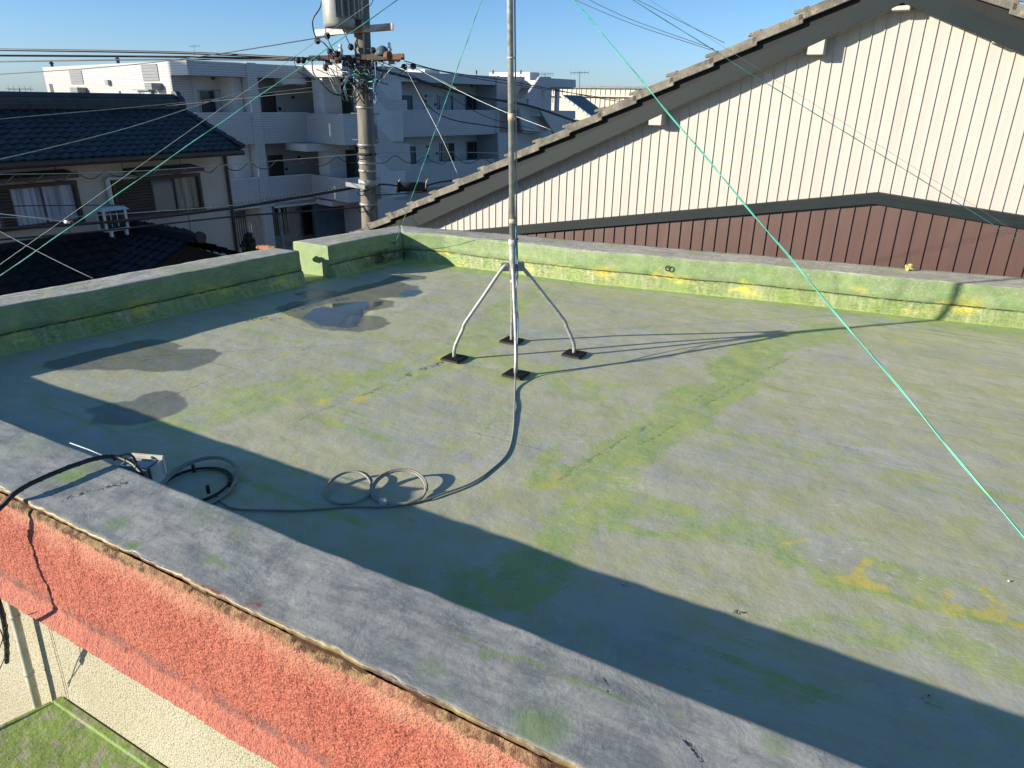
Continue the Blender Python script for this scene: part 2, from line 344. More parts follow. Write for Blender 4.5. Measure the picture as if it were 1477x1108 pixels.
# ---- canopy
n = NT('canopy_paint', .65); o = n.obj(); mid = n.noise(o, 6, 6, .65, .8)
col = n.mix(n.rng(mid, .3, .6), (.13, .20, .045), (.20, .29, .07))
col = n.mix(n.rng(n.noise(o, 11, 6, .7, 1.2), .52, .60), col, (.27, .26, .20))
col = n.mix(n.rng(n.noise(n.mapv(o, loc=(3, 1, 0)), 9, 5), .60, .68, 0., .8), col, (.38, .35, .10))
M['canopy_paint'] = n.out(col, .6, n.bump(n.noise(o, 18, 6, .7), .012))

# ------------------------------------------------------------------ mesh helpers
def chain(p):
    m = Matrix.Identity(4)
    while p is not None: m = p.matrix_basis @ m; p = p.parent
    return m
class MB:
    def __init__(s): s.v = []; s.f = []
    def add(s, vs, fs):
        k = len(s.v); s.v += [tuple(float(c) for c in p) for p in vs]; s.f += [tuple(i+k for i in f) for f in fs]; return s
    def prism(s, poly, ext):
        a = [Vector(p) for p in poly]; e = Vector(ext); m = len(a)
        nrm = Vector((0, 0, 0))
        for i in range(m): nrm += (a[i]-a[0]).cross(a[(i+1) % m]-a[0])
        if nrm.dot(e) > 0: a = a[::-1]
        b = [p+e for p in a]
        return s.add(a+b, [tuple(range(m)), tuple(range(2*m-1, m-1, -1))] + [(j, i, m+i, m+j) for i in range(m) for j in [(i+1) % m]])
    def box(s, c, x, y, z):   # centre and three full-edge vectors
        c, x, y, z = map(Vector, (c, x, y, z))
        p = c-x/2-y/2-z/2
        return s.prism([p, p+x, p+x+y, p+y], z)
    def abox(s, x0, x1, y0, y1, z0, z1): return s.prism([(x0, y0, z0), (x1, y0, z0), (x1, y1, z0), (x0, y1, z0)], (0, 0, z1-z0))
    def tube(s, pts, r, seg=8, cap=True):
        P = [Vector(p) for p in pts]; n_ = len(P); rr = r if isinstance(r, (list, tuple)) else [r]*n_
        T = [((P[min(i+1, n_-1)]-P[max(i-1, 0)]).normalized()) for i in range(n_)]
        a = T[0].orthogonal().normalized(); vs = []
        for i in range(n_):
            a = (a - T[i]*a.dot(T[i])).normalized(); b = T[i].cross(a)
            for k in range(seg):
                t = 2*math.pi*k/seg; vs.append(P[i]+(a*math.cos(t)+b*math.sin(t))*rr[i])
        fs = [(i*seg+k, i*seg+(k+1) % seg, (i+1)*seg+(k+1) % seg, (i+1)*seg+k) for i in range(n_-1) for k in range(seg)]
        if cap: fs += [tuple(range(seg))[::-1], tuple((n_-1)*seg+k for k in range(seg))]
        return s.add(vs, fs)
    def cyl(s, a, b, r0, r1=None, seg=16): return s.tube([a, b], [r0, r0 if r1 is None else r1], seg)
    def lathe(s, base, prof, seg=14):   # prof: (r,z) list above base
        vs = []; b = Vector(base)
        for r, z in prof:
            for k in range(seg): t = 2*math.pi*k/seg; vs.append(b+Vector((r*math.cos(t), r*math.sin(t), z)))
        m = len(prof)
        fs = [(i*seg+k, i*seg+(k+1) % seg, (i+1)*seg+(k+1) % seg, (i+1)*seg+k) for i in range(m-1) for k in range(seg)]
        fs += [tuple(range(seg))[::-1], tuple((m-1)*seg+k for k in range(seg))]
        return s.add(vs, fs)
    def build(s, name, m, parent=None, smooth=False, bevel=0.):
        me = bpy.data.meshes.new(name); inv = chain(parent).inverted() if parent else Matrix.Identity(4)
        me.from_pydata([inv @ Vector(p) for p in s.v], [], s.f); me.update()
        me.materials.append(M[m] if isinstance(m, str) else m)
        if smooth: me.polygons.foreach_set('use_smooth', [True]*len(me.polygons))
        ob = bpy.data.objects.new(name, me); sc.collection.objects.link(ob); ob.parent = parent
        if bevel:
            q = ob.modifiers.new('bevel', 'BEVEL'); q.width = bevel; q.segments = 2; q.limit_method = 'ANGLE'
        return ob
def tag(o, label=None, cat=None, group=None, kind=None):
    if label: o['label'] = label
    if cat: o['category'] = cat
    if group: o['group'] = group
    if kind: o['kind'] = kind
    return o
def empty(name, loc, label, cat, group=None, rz=0.):
    o = bpy.data.objects.new(name, None); sc.collection.objects.link(o); o.location = tuple(float(c) for c in loc); o.rotation_euler = (0, 0, rz)
    return tag(o, label, cat, group)
def catmull(pts, k=8):
    P = [np.array(p, float) for p in pts]; P = [2*P[0]-P[1]]+P+[2*P[-1]-P[-2]]; out = []
    for i in range(1, len(P)-2):
        for j in range(k):
            t = j/k; a, b, c, d = P[i-1:i+3]
            out.append(.5*((2*b)+(-a+c)*t+(2*a-5*b+4*c-d)*t*t+(-a+3*b-3*c+d)*t**3))
    out.append(P[-2]); return out
def colattr(me, name, arr):
    at = me.attributes.new(name, 'FLOAT_COLOR', 'POINT'); at.data.foreach_set('color', np.ascontiguousarray(arr, dtype=np.float32).ravel())

# numpy value noise
def vnoise(x, y, seed=0):
    xi = np.floor(x).astype(int); yi = np.floor(y).astype(int); fx = x-xi; fy = y-yi
    fx = fx*fx*(3-2*fx); fy = fy*fy*(3-2*fy)
    def h(a, b):
        q = (a*374761393 + b*668265263 + seed*1442695041) & 0xffffffff
        q = ((q ^ (q >> 13))*1274126177) & 0xffffffff; q ^= q >> 16; return (q & 0xffff)/65535.
    return (h(xi, yi)*(1-fx)+h(xi+1, yi)*fx)*(1-fy)+(h(xi, yi+1)*(1-fx)+h(xi+1, yi+1)*fx)*fy
def fbm(x, y, sc_, oc=4, seed=0):
    r = 0; a = 1; t = 0
    for i in range(oc): r = r+a*vnoise(x*sc_*2**i+17*i, y*sc_*2**i-9*i, seed+i); t += a; a *= .5
    return r/t
def sdf(x, y, poly):      # >0 inside
    P = np.array(poly); ins = np.zeros_like(x, bool); d = np.full_like(x, 1e9)
    for i in range(len(P)):
        a, b = P[i], P[(i+1) % len(P)]
        e = b-a; t = np.clip(((x-a[0])*e[0]+(y-a[1])*e[1])/(e@e+1e-12), 0, 1)
        d = np.minimum(d, np.hypot(x-a[0]-t*e[0], y-a[1]-t*e[1]))
        c = ((a[1] > y) != (b[1] > y)) & (x < (b[0]-a[0])*(y-a[1])/(b[1]-a[1]+1e-12)+a[0]); ins ^= c
    return np.where(ins, d, -d)
def ldist(x, y, pts):
    P = np.array(pts); d = np.full_like(x, 1e9)
    for i in range(len(P)-1):
        a, b = P[i], P[i+1]; e = b-a; t = np.clip(((x-a[0])*e[0]+(y-a[1])*e[1])/(e@e+1e-12), 0, 1)
        d = np.minimum(d, np.hypot(x-a[0]-t*e[0], y-a[1]-t*e[1]))
    return d
def G(pts): return [tuple(onz(px, py)[:2]) for px, py in pts]
sm = lambda v, a, b: np.clip((v-a)/(b-a), 0, 1)**2*(3-2*np.clip((v-a)/(b-a), 0, 1))

GZ = -5.7
# ------------------------------------------------------------------ ground and roof deck
tag(MB().add([(-1500, -1500, GZ), (1500, -1500, GZ), (1500, 1500, GZ), (-1500, 1500, GZ)], [(0, 1, 2, 3)]).build('ground', 'asphalt'), kind='structure')

ND = np.array([.485, .875, 0]); ND /= np.linalg.norm(ND)       # near parapet: inner line ND.p = 1.49
DD = np.array([ND[1], -ND[0], 0])
CNL = np.array([-4.354, 4.116]); CFL = np.array([-1.333, 8.351])
FARD = np.array([.923, -.385]); CFR = np.array([9.0, 4.15]); CNR = np.array([4.6, -.85])
LU = (CFL-CNL)/np.linalg.norm(CFL-CNL); LN = np.array([-LU[1], LU[0]])   # outward normal of the left parapet
nu, nv = 860, 520
U_, V_ = np.meshgrid(np.linspace(0, 1, nu), np.linspace(0, 1, nv), indexing='ij'); U_ = U_**1.25
def e_(p): return p
A_, B_, C_, D_ = CNL+np.array([-.06, -.1]), CNR+np.array([.2, -.15]), CFR+np.array([.2, .1]), CFL+np.array([-.02, .08])
X = (A_[0]*(1-U_)+B_[0]*U_)*(1-V_)+(D_[0]*(1-U_)+C_[0]*U_)*V_
Y = (A_[1]*(1-U_)+B_[1]*U_)*(1-V_)+(D_[1]*(1-U_)+C_[1]*U_)*V_
c5 = lambda L: G([(x/3.6925, 240+y/3.6925) for x, y in L]); c8 = lambda L: G([(x/3.6925, 560+y/3.6925) for x, y in L]); c6 = lambda L: G([(360+x/3.6925, 240+y/3.6925) for x, y in L])
damp = [c5([(230, 1040), (400, 1000), (620, 950), (800, 915), (900, 925), (985, 950), (960, 965), (1060, 960), (1130, 970), (1190, 990), (1130, 1040), (1000, 1080), (850, 1095), (700, 1085), (500, 1078), (330, 1085), (240, 1070)]),
        c8([(445, 110), (550, 70), (700, 60), (800, 20), (880, 5), (960, 20), (1000, 60), (995, 95), (920, 135), (850, 170), (700, 205), (640, 195), (480, 190), (470, 150)]),
        c6([(125, 760), (230, 720), (330, 715), (220, 680), (350, 655), (480, 665), (560, 640), (690, 615), (760, 578), (820, 570), (940, 580), (930, 598), (800, 612), (900, 635), (925, 662), (890, 690), (760, 700), (690, 705), (770, 720), (770, 750), (640, 770), (600, 790), (700, 800), (760, 835), (690, 870), (590, 882), (450, 872), (350, 855), (290, 820), (200, 790)])]
water = [c6([(280, 800), (340, 755), (420, 725), (560, 720), (700, 715), (700, 740), (620, 765), (595, 800), (600, 850), (480, 860), (380, 845)]),
         c6([(780, 680), (830, 655), (890, 650), (920, 665), (880, 688), (820, 695)])]
jx = (fbm(X, Y, 3.5, 3, 3)-.5)*.16; jy = (fbm(X, Y, 3.5, 3, 8)-.5)*.16
wet = np.max([sdf(X+jx*.5, Y+jy*.5, p) for p in damp], axis=0); wat = np.max([sdf(X+jx*.6, Y+jy*.6, p) for p in water], axis=0)
pd, qd = X*DD[0]+Y*DD[1], X*ND[0]+Y*ND[1]
stre2 = fbm(pd*.25, qd*5.0, 1.25, 5, 25); stre = fbm(pd*.55, qd*3.2, 1.3, 5, 21); blot = fbm(X, Y, 2.2, 5, 31); fin = fbm(X, Y, 14, 3, 41)
al = np.zeros_like(X)
def band(pts, w, amt):
    global al
    d = ldist(X+jx*1.6, Y+jy*1.6, G(pts)); al = np.maximum(al, amt*sm(w*(.45+1.1*blot)-d, -w*.25, w*.5))
band([(1210, 474), (1130, 497), (1065, 535), (1030, 580), (975, 612), (930, 645)], .22, 1.0)
band([(1020, 560), (900, 655), (855, 700), (835, 755), (770, 825), (700, 850)], .20, .9)
band([(860, 690), (790, 690), (800, 660)], .13, .9)
band([(280, 605), (400, 565), (520, 555), (640, 520), (720, 460), (770, 425)], .30, .75)
band([(400, 680), (560, 655), (640, 640)], .14, .45)
band([(640, 500), (700, 520), (800, 540), (860, 560)], .26, .7)
band([(830, 740), (1050, 790), (1230, 838), (1477, 905)], .045, .95)
band([(1050, 740), (1200, 765), (1300, 800)], .05, .6)
band([(1180, 905), (1290, 925), (1390, 945), (1470, 985)], .14, .75)
band([(900, 760), (1010, 740), (1180, 700)], .10, .45)
band([(0, 560), (200, 640), (330, 690)], .08, .35)
band([(760, 880), (900, 930), (1100, 985)], .12, .5)
band([(680, 640), (730, 590)], .06, .6)
far_d = -(FARD[1]*(CFL[0]-X)-FARD[0]*(CFL[1]-Y)); left_d = (LN[0]*(CFL[0]-X)+LN[1]*(CFL[1]-Y))
al = np.maximum(al, .95*sm(.30*(.3+1.3*fbm(pd, qd*2, 1.6, 3, 51))-far_d, -.12, .14)); al = np.maximum(al, .8*sm(.16*(.3+1.2*blot)-left_d, -.06, .06))
al = np.maximum(al, .46*sm(2.0-far_d, -.6, 1.4)*sm(stre, .38, .62))
al = np.maximum(al, .34*sm(stre*.65+blot*.35, .52, .68)); al = np.maximum(al, .34*sm(stre2, .50, .64)*sm(fbm(X, Y, .9, 3, 97), .36, .6)); al = np.maximum(al, .80*sm(fbm(pd*.14, qd*17.0, 1.3, 4, 29), .60, .70)*sm(fbm(X, Y, 1.1, 3, 93), .42, .58)); al = np.clip(al*(.55+.9*fin), 0, 1)
ye = np.zeros_like(X)
for (px, py, r_) in [(1236, 822, .035), (1240, 836, .05), (1325, 866, .03), (1368, 874, .035), (1378, 880, .045), (1433, 878, .03), (1440, 885, .05), (803, 690, .04), (795, 700, .03), (668, 672, .035), (640, 515, .05), (660, 528, .05), (700, 514, .05), (405, 512, .04), (520, 575, .06), (470, 580, .05), (1095, 500, .04), (1300, 492, .05), (1420, 535, .04), (690, 300, .01), (420, 455, .08), (300, 470, .05)]:
    g = onz(px, py); ye = np.maximum(ye, sm(r_*(.6+.9*fin)-np.hypot(X+jx*.3-g[0], (Y+jy*.3-g[1])*1.), -.02, .03))
for pts, w in [([(1252, 808), (1240, 820), (1233, 834)], .012), ([(1368, 852), (1372, 868), (1385, 878)], .013), ([(1415, 850), (1435, 868), (1445, 872)], .010), ([(1130, 785), (1165, 779)], .008), ([(1215, 836), (1250, 844), (1275, 850)], .02), ([(1410, 885), (1477, 905)], .018)]:
    ye = np.maximum(ye, 1.5*sm(w-ldist(X+jx*.08, Y+jy*.08, G(pts)), -.010, .004))
pale = np.zeros_like(X)
for (px, py, r_) in [(830, 632, .20), (600, 640, .10), (420, 520, .25), (1200, 735, .18), (1350, 725, .14), (1380, 560, .22), (1360, 600, .16), (1230, 810, .13), (1400, 930, .2), (900, 700, .15), (480, 470, .18), (1100, 620, .12), (250, 540, .16), (560, 560, .2), (700, 610, .18), (1010, 850, .15), (1420, 660, .15), (680, 750, .12)]:
    g = onz(px, py); pale = np.maximum(pale, sm(r_*(.4+1.2*blot)-np.hypot(X-g[0], Y-g[1]), -.05, .12))
for pts, w in [([(1165, 813), (1195, 805), (1220, 795), (1250, 784)], .007), ([(1250, 813), (1275, 808)], .005), ([(1272, 845), (1285, 830), (1297, 824)], .007), ([(1323, 860), (1324, 838), (1335, 828)], .006), ([(1408, 845), (1432, 866)], .006), ([(1180, 728), (1195, 744)], .006), ([(1200, 720), (1232, 735)], .006), ([(700, 660), (730, 640), (745, 600)], .006), ([(815, 615), (845, 632), (835, 640), (812, 634)], .008), ([(1150, 760), (1180, 770)], .005), ([(1445, 812), (1477, 815)], .006)]:
    pale = np.maximum(pale, 2.6*sm(w*1.1-ldist(X+jx*.08, Y+jy*.08, G(pts)), -.008, .004))
pale = np.maximum(pale, .35*sm(fbm(pd, qd, 1.1, 3, 71), .5, .7))
drk = np.zeros_like(X)
for pts, w in [([(655, 515), (636, 522), (610, 533), (590, 541)], .03), ([(590, 541), (520, 572), (440, 603)], .012), ([(1175, 505), (1110, 530), (1080, 548)], .014), ([(1050, 555), (960, 600), (860, 660), (810, 692)], .012), ([(1135, 520), (1060, 560), (930, 640)], .010), ([(400, 460), (440, 443), (480, 433), (500, 430)], .05), ([(410, 448), (450, 432), (490, 425)], .03), ([(360, 462), (385, 458)], .03), ([(60, 540), (200, 522), (300, 500)], .006), ([(170, 600), (330, 540), (450, 500)], .004), ([(490, 435), (500, 452), (505, 470)], .01), ([(720, 600), (690, 640), (650, 660)], .008), ([(1020, 440), (860, 500)], .003), ([(455, 690), (500, 676), (540, 690)], .008)]:
    drk = np.maximum(drk, (1. if w > .02 else .45)*sm(w*(.35+1.1*blot)-ldist(X+jx*.45, Y+jy*.45, G(pts)), -.012, .006)*sm(fbm(X, Y, 4.5, 3, 91), .38, .6))
for kq in range(-8, 14):
    dq = np.abs(((qd-.3)-kq*.94)+(fbm(pd, pd*0+kq, 1.1, 3, 7)-.5)*.05); drk = np.maximum(drk, .30*sm(.006-dq, -.006, .004)*sm(fbm(pd, qd, 1.7, 3, 88), .42, .6))
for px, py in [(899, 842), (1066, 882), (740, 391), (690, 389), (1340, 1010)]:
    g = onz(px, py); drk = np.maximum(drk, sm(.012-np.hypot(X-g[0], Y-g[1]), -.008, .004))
Z = (fbm(X, Y, 1.1, 4, 61)-.5)*.012 + (fbm(pd*.5, qd*2, 2.5, 3, 66)-.5)*.003 - .004*sm(wet, -.2, .1)
Zd = Z*(1-sm(wat, -.1, 0)) + (-.008)*sm(wat, -.1, 0)
idx = np.arange(nu*nv).reshape(nu, nv)
q = np.stack([idx[:-1, :-1], idx[1:, :-1], idx[1:, 1:], idx[:-1, 1:]], -1).reshape(-1, 4)
me = bpy.data.meshes.new('roof_deck'); me.from_pydata(np.stack([X, Y, Zd], -1).reshape(-1, 3).tolist(), [], q.tolist()); me.update()
me.polygons.foreach_set('use_smooth', [True]*len(me.polygons)); me.materials.append(M['deck_paint'])
o1 = np.ones_like(X)
colattr(me, 'mka', np.stack([al, ye, .5+wet*1.2, o1], -1)); colattr(me, 'mkb', np.stack([pale, .5+wat*1.2, drk, o1], -1))
deck = bpy.data.objects.new('roof_deck', me); sc.collection.objects.link(deck); tag(deck, kind='structure')
def dz(x, y): return .004

# ------------------------------------------------------------------ parapets
def sweep(name, inner, outer, prof, mat, parent=None, step=.03, seed=0, amp=.004, marks=None, umax=None):
    """inner / outer: matching polylines (x,y). prof: list of (t, extra, z, v): point = inner + t*(outer-inner) + extra*outward"""
    I = [np.array(p, float) for p in inner]; O = [np.array(p, float) for p in outer]; rows = []; L = 0
    for k in range(len(I)-1):
        ln = np.linalg.norm(I[k+1]-I[k]); m = max(1, int(ln/step))
        for j in range(m + (k == len(I)-2)):
            t = j/m; a = I[k]*(1-t)+I[k+1]*t; b = O[k]*(1-t)+O[k+1]*t; rows.append((a, b, L+t*ln))
        L += ln
    vs = []; uvs = []; mk = []; np_ = len(prof)
    for a, b, l in rows:
        w = b-a; wn_ = w/np.linalg.norm(w)
        for (t, ex, z, v) in prof:
            x, y = a+w*t+wn_*ex
            q = Vector((x, y, z))
            if z > -1:
                d = mn.noise_vector(q*1.7+Vector((seed, 0, 0)))*amp*2.2 + mn.noise_vector(q*9)*amp*.9
                if z > .02: q = q+d
                else: q = q+Vector((d.x, d.y, 0))
            if v > 2.94 and amp < .0038: q = q+Vector((*(-wn_*(.003+.007*max(0, mn.noise(q*38)+.15)+.006*max(0, mn.noise(q*11)))), -.003*max(0, mn.noise(q*30))))
            vs.append(tuple(q)); uvs.append((l, v)); mk.append(marks(q, v, l) if marks else (0, 0, 0, 1))
    fs = [(i*np_+k, i*np_+k+1, (i+1)*np_+k+1, (i+1)*np_+k) for i in range(len(rows)-1) for k in range(np_-1)]
    fs += [tuple(range(np_))[::-1], tuple((len(rows)-1)*np_+k for k in range(np_))]
    me = bpy.data.meshes.new(name); inv = chain(parent).inverted() if parent else Matrix.Identity(4)
    me.from_pydata([inv @ Vector(p) for p in vs], [], fs); me.update(); me.materials.append(M[mat])
    sm_ = [True]*len(me.polygons); sm_[-1] = sm_[-2] = False; me.polygons.foreach_set('use_smooth', sm_)
    uvl = me.uv_layers.new(name='UVMap'); li = np.zeros(len(me.loops), int); me.loops.foreach_get('vertex_index', li)
    uu = np.array(uvs, float)[li]; uu[-2*np_:, 1] = 1.62; uvl.data.foreach_set('uv', uu.ravel()); colattr(me, 'mka', mk)
    ob = bpy.data.objects.new(name, me); sc.collection.objects.link(ob); ob.parent = parent; return ob
HP = .335
def profile(top=HP, down=-.35):
    return [(0, -.085, -.01, 0), (0, -.070, .012, .1), (0, -.050, .05, .4), (0, -.036, .09, .7), (0, -.026, .125, .95), (0, -.006, .136, 1.0), (0, -.004, .142, 1.04),
            (0, -.012, .150, 1.1), (0, -.004, .20, 1.3), (0, 0, .25, 1.5), (0, 0, .30, 1.8), (0, .002, top-.012, 1.95), (0, .012, top, 2.02)] + \
           [(t, 0, top, 2+t) for t in (.12, .25, .4, .55, .7, .85)] + [(1, -.014, top, 2.97), (1, -.003, top-.012, 3.02), (1, 0, top-.06, 3.2), (1, 0, top-.3, 3.6), (1, 0, down, 4)]
def mk_far(q, v, l):
    p = Vector((q.x, q.y)); c = (p-Vector(CFL)).length
    d = max(0, 1-c/.35)*(v < 1.25)
    g = onz(1205, 385, HP); e = abs((p-Vector(g[:2])).dot(Vector(FARD))-.05*(2-v)); dark = .7*max(0, 1-e/.04)
    g2 = onz(1311, 388, HP); e2 = (Vector((q.x, q.y))-Vector(g2[:2])).length
    return (min(1, d+dark), max(0, 1-e2/.16)*1.2*(v > 2.3), 0, 1)
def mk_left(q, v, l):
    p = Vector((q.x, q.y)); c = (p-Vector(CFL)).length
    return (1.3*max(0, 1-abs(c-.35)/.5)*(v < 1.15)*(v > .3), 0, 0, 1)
PR = [onz(x, y, HP)[:2] for x, y in ((579.6, 335), (639.7, 339), (732, 349), (860, 362.6), (1177, 389.5), (1299, 401.3), (1477, 417))]
PO = [onz(x, y, HP)[:2] for x, y in ((578, 325), (622, 329), (720, 336.6), (860, 348.8), (1177, 375), (1299, 385.5), (1477, 400.7))]
PR[0] = CFL; farl = PR[-1]-PR[-2]; farl /= np.linalg.norm(farl)
PR.append(PR[-1]+farl*4.6); PO.append(PO[-1]+farl*4.6)
tag(sweep('parapet_wall', PR, PO, profile(), 'parapet_paint', seed=3, marks=mk_far), 'low sunlit green painted parapet in front of the beige and brown siding', 'parapet', 'parapets round the flat roof')
gi, go_ = np.array([-2.135, 7.225]), np.array([-2.507, 7.30])
gi = CNL+LU*((np.array([-2.128, 7.086])-CNL)@LU)
tag(sweep('parapet_wall', [CNL-LU*.5, CNL, gi], [CNL-LU*.5+LN*.37, CNL+LN*.38, gi+LN*.40+LU*(-.03)], profile(), 'parapet_paint', seed=9, marks=mk_left),
    'shaded green parapet on the left, up to the drain gap', 'parapet', 'parapets round the flat roof')
fi = CNL+LU*((np.array([-1.921, 7.393])-CNL)@LU)
tag(sweep('parapet_wall', [fi, CFL+LU*.03], [np.array([-2.43, 7.70]), PO[0]], profile(), 'parapet_paint', seed=14, marks=mk_left),
    'short green parapet piece between the drain gap and the far corner', 'parapet', 'parapets round the flat roof')
# scupper floor in the gap
a, b = gi+LN*-.02-LU*.05, fi+LU*.08
tag(MB().add([(*a, .004), (*b, .004), (b[0]+LN[0]*.62, b[1]+LN[1]*.62, -.02), (a[0]+LN[0]*.42, a[1]+LN[1]*.42, -.02)], [(0, 1, 2, 3)]).build('drain_floor', 'canopy_paint'), kind='structure')
# broken brick at the outer corner by the gap
b = MB()
for dx, dy, s_ in ((0, 0, .055), (.07, -.03, .045), (-.06, .01, .04)):
    c = np.array(onz(383, 357, HP-.01))+np.array([dx, dy, 0]); b.box(c, (s_*2, 0, 0), (0, s_*1.2, 0), (.01, 0, s_*.8))
tag(b.build('broken_brick', 'orange_brick', bevel=.012), 'broken orange brick rubble on the left parapet by the drain gap', 'brick')

# near parapet: coping + red fascia
c_in, c_out = 1.49, 1.122
def nl(c, s): return ND[:2]*c + DD[:2]*s
s0, s1 = -6.3, 4.9
near = empty('parapet_wall', (*nl(1.3, -1), 0), 'near parapet with grey coping and rough red stucco fascia', 'parapet', 'parapets round the flat roof')
def px2(x, y): return onz(x, y, HP)[:2]
gpts = [(px2(*p), r_, w) for p, r_, w in [((100, 690), .10, 1), ((130, 675), .07, 1), ((170, 755), .06, .8), ((190, 787), .035, 1), ((300, 740), .1, .4), ((340, 770), .06, .7), ((700, 945), .03, 1), ((740, 950), .02, 1), ((620, 965), .05, .6), ((780, 1045), .10, .8), ((1060, 1010), .05, .9), ((60, 640), .2, .3), ((640, 1005), .02, 1), ((305, 806), .03, 1), ((980, 1030), .02, .9), ((1120, 1075), .05, .6)]]
gl = [([px2(665, 918), px2(720, 945), px2(765, 953), px2(830, 985)], .008), ([px2(300, 800), px2(325, 818)], .007), ([px2(780, 960), px2(850, 990), px2(960, 1030)], .006)]
rpts = [([px2(240, 825), px2(300, 850), px2(320, 862)], .018), ([px2(345, 875), px2(372, 872)], .02), ([px2(440, 925), px2(520, 970)], .016), ([px2(560, 990), px2(660, 1045)], .014)]
dpts = [([px2(102, 718), px2(135, 708), px2(183, 698)], .012), ([px2(990, 1065), px2(1005, 1085), px2(1020, 1105)], .008), ([px2(870, 970), px2(880, 990), px2(878, 1010)], .002)]
def pdist(p, P):
    m = 9
    for i in range(len(P)-1):
        e = P[i+1]-P[i]; t = min(1, max(0, (p-P[i])@e/(e@e))); m = min(m, np.linalg.norm(p-P[i]-e*t))
    return m
def mk_near(q, v, l):
    if v < 1.9 or abs(q.x) > 3.2: return (0, 0, 0, 1)
    p = np.array([q.x, q.y]); g = r_ = d = 0
    for c, rad, w in gpts: g = max(g, w*max(0, min(1, 1.6*(1-np.linalg.norm(p-c)/rad))))
    for P, rad in gl: g = max(g, 1.4*max(0, min(1, 2*(1-pdist(p, P)/rad))))
    for P, rad in rpts: r_ = max(r_, max(0, min(1, 2*(1-pdist(p, P)/rad))))
    for P, rad in dpts: d = max(d, max(0, min(1, 2*(1-pdist(p, P)/rad))))
    return (g, r_, d, 1)
tt = list(np.linspace(.04, .96, 40))
cp = [(0, -.05, -.01, 0), (0, -.03, .09, .7), (0, -.004, .14, 1.0), (0, 0, .25, 1.5), (0, .002, HP-.012, 1.9), (0, .008, HP-.003, 1.97)] + [(t, 0, HP, 2+t*.97) for t in tt] + [(1, -.006, HP-.001, 2.975), (1, -.002, HP-.006, 2.985), (1, -.002, HP-.014, 3.0), (1, -.006, HP-.022, 3.1), (1, -.008, HP-.05, 3.15), (1, -.022, HP-.15, 3.2)]
sweep('coping', [nl(c_in, s0), nl(c_in, s0+3.2), nl(c_in, 2.), nl(c_in, s1)], [nl(c_out, s0), nl(c_out, s0+3.2), nl(c_out, 2.), nl(c_out, s1)], cp, 'coping_paint', near, step=.011, seed=5, amp=.0035, marks=mk_near)
# fascia as dense grid facing the camera side
def fascia():
    su = np.arange(-3.6, 1.9, .0055); prof = []
    for z, ofs in [(HP-.012, 0), (HP-.02, .006), (HP-.027, .012), (HP-.034, .004)]: prof.append((z, ofs))
    z = HP-.04
    while z > -.185: prof.append((z, -.004)); z -= .0065
    k = 0
    while z > -.228: prof.append((z, -.004-1.0*(-.185-z))); z -= .005
    prof += [(z, -.046), (z-.006, -.040), (z-.008, .09)]
    S, K = np.meshgrid(su, np.arange(len(prof)), indexing='ij')
    zz = np.array([p[0] for p in prof])[K]; of = np.array([p[1] for p in prof])[K]
    vv = HP-zz
    nz = (vnoise(S*95, zz*95, 1)-.5)*.0042+(vnoise(S*190, zz*190, 2)-.5)*.0022+(fbm(S, zz, 11, 3, 3)-.5)*.010
    edge_ = sm(vv, .02, .06); nz = nz*(.35+.65*edge_)
    er = sm(fbm(S, zz*.4, 9, 3, 12), .50, .66)*sm(vv, .008, .014)*(1-sm(vv, .026, .05))*.020      # eroded pockets under the coping
    gro = np.exp(-((vv-.50-(fbm(S, S*0, 3, 3, 8)-.5)*.04)/.008)**2)*.006*sm(fbm(S, zz, 20, 2, 5), .3, .6)
    last = (K >= len(prof)-1)
    off = c_out+.0+of+er+gro-np.where(last, 0, nz)
    zz = zz+np.where(K >= len(prof)-3, (fbm(S, S*0, 8, 3, 9)-.5)*.008, 0)
    P = ND[None, None, :]*off[..., None]+DD[None, None, :]*S[..., None]; P[..., 2] = zz
    n0, n1 = S.shape; ix = np.arange(n0*n1).reshape(n0, n1)
    q = np.stack([ix[:-1, :-1], ix[:-1, 1:], ix[1:, 1:], ix[1:, :-1]], -1).reshape(-1, 4)
    mb = MB(); mb.v = P.reshape(-1, 3).tolist(); mb.f = q.tolist()
    ob = mb.build('fascia', 'red_stucco', near, True); me = ob.data
    uvl = me.uv_layers.new(name='UVMap'); li = np.zeros(len(me.loops), int); me.loops.foreach_get('vertex_index', li)
    uvl.data.foreach_set('uv', np.stack([S, vv], -1).reshape(-1, 2)[li].astype(np.float32).ravel())
fascia()
# building wall below (all sides)
outl = [nl(1.205, -6.0), nl(1.205, 4.6), np.array([9.3, 4.4]), CFL+LN*.3+LU*.3, CNL+LN*.3]
wl = MB()
P5 = [np.array([*p, 0]) for p in outl]
for i in range(5):
    a, b = P5[i], P5[(i+1) % 5]; e = (b-a)/np.linalg.norm(b-a); n2 = np.array([-e[1], e[0], 0])*.15
    wl.prism([(*a[:2], GZ), (*b[:2], GZ), (b[0]+n2[0], b[1]+n2[1], GZ), (a[0]+n2[0], a[1]+n2[1], GZ)], (0, 0, -GZ-.24))
tag(wl.build('building_wall', 'cream_stucco'), 'rough cream stucco wall below the red band', 'wall')
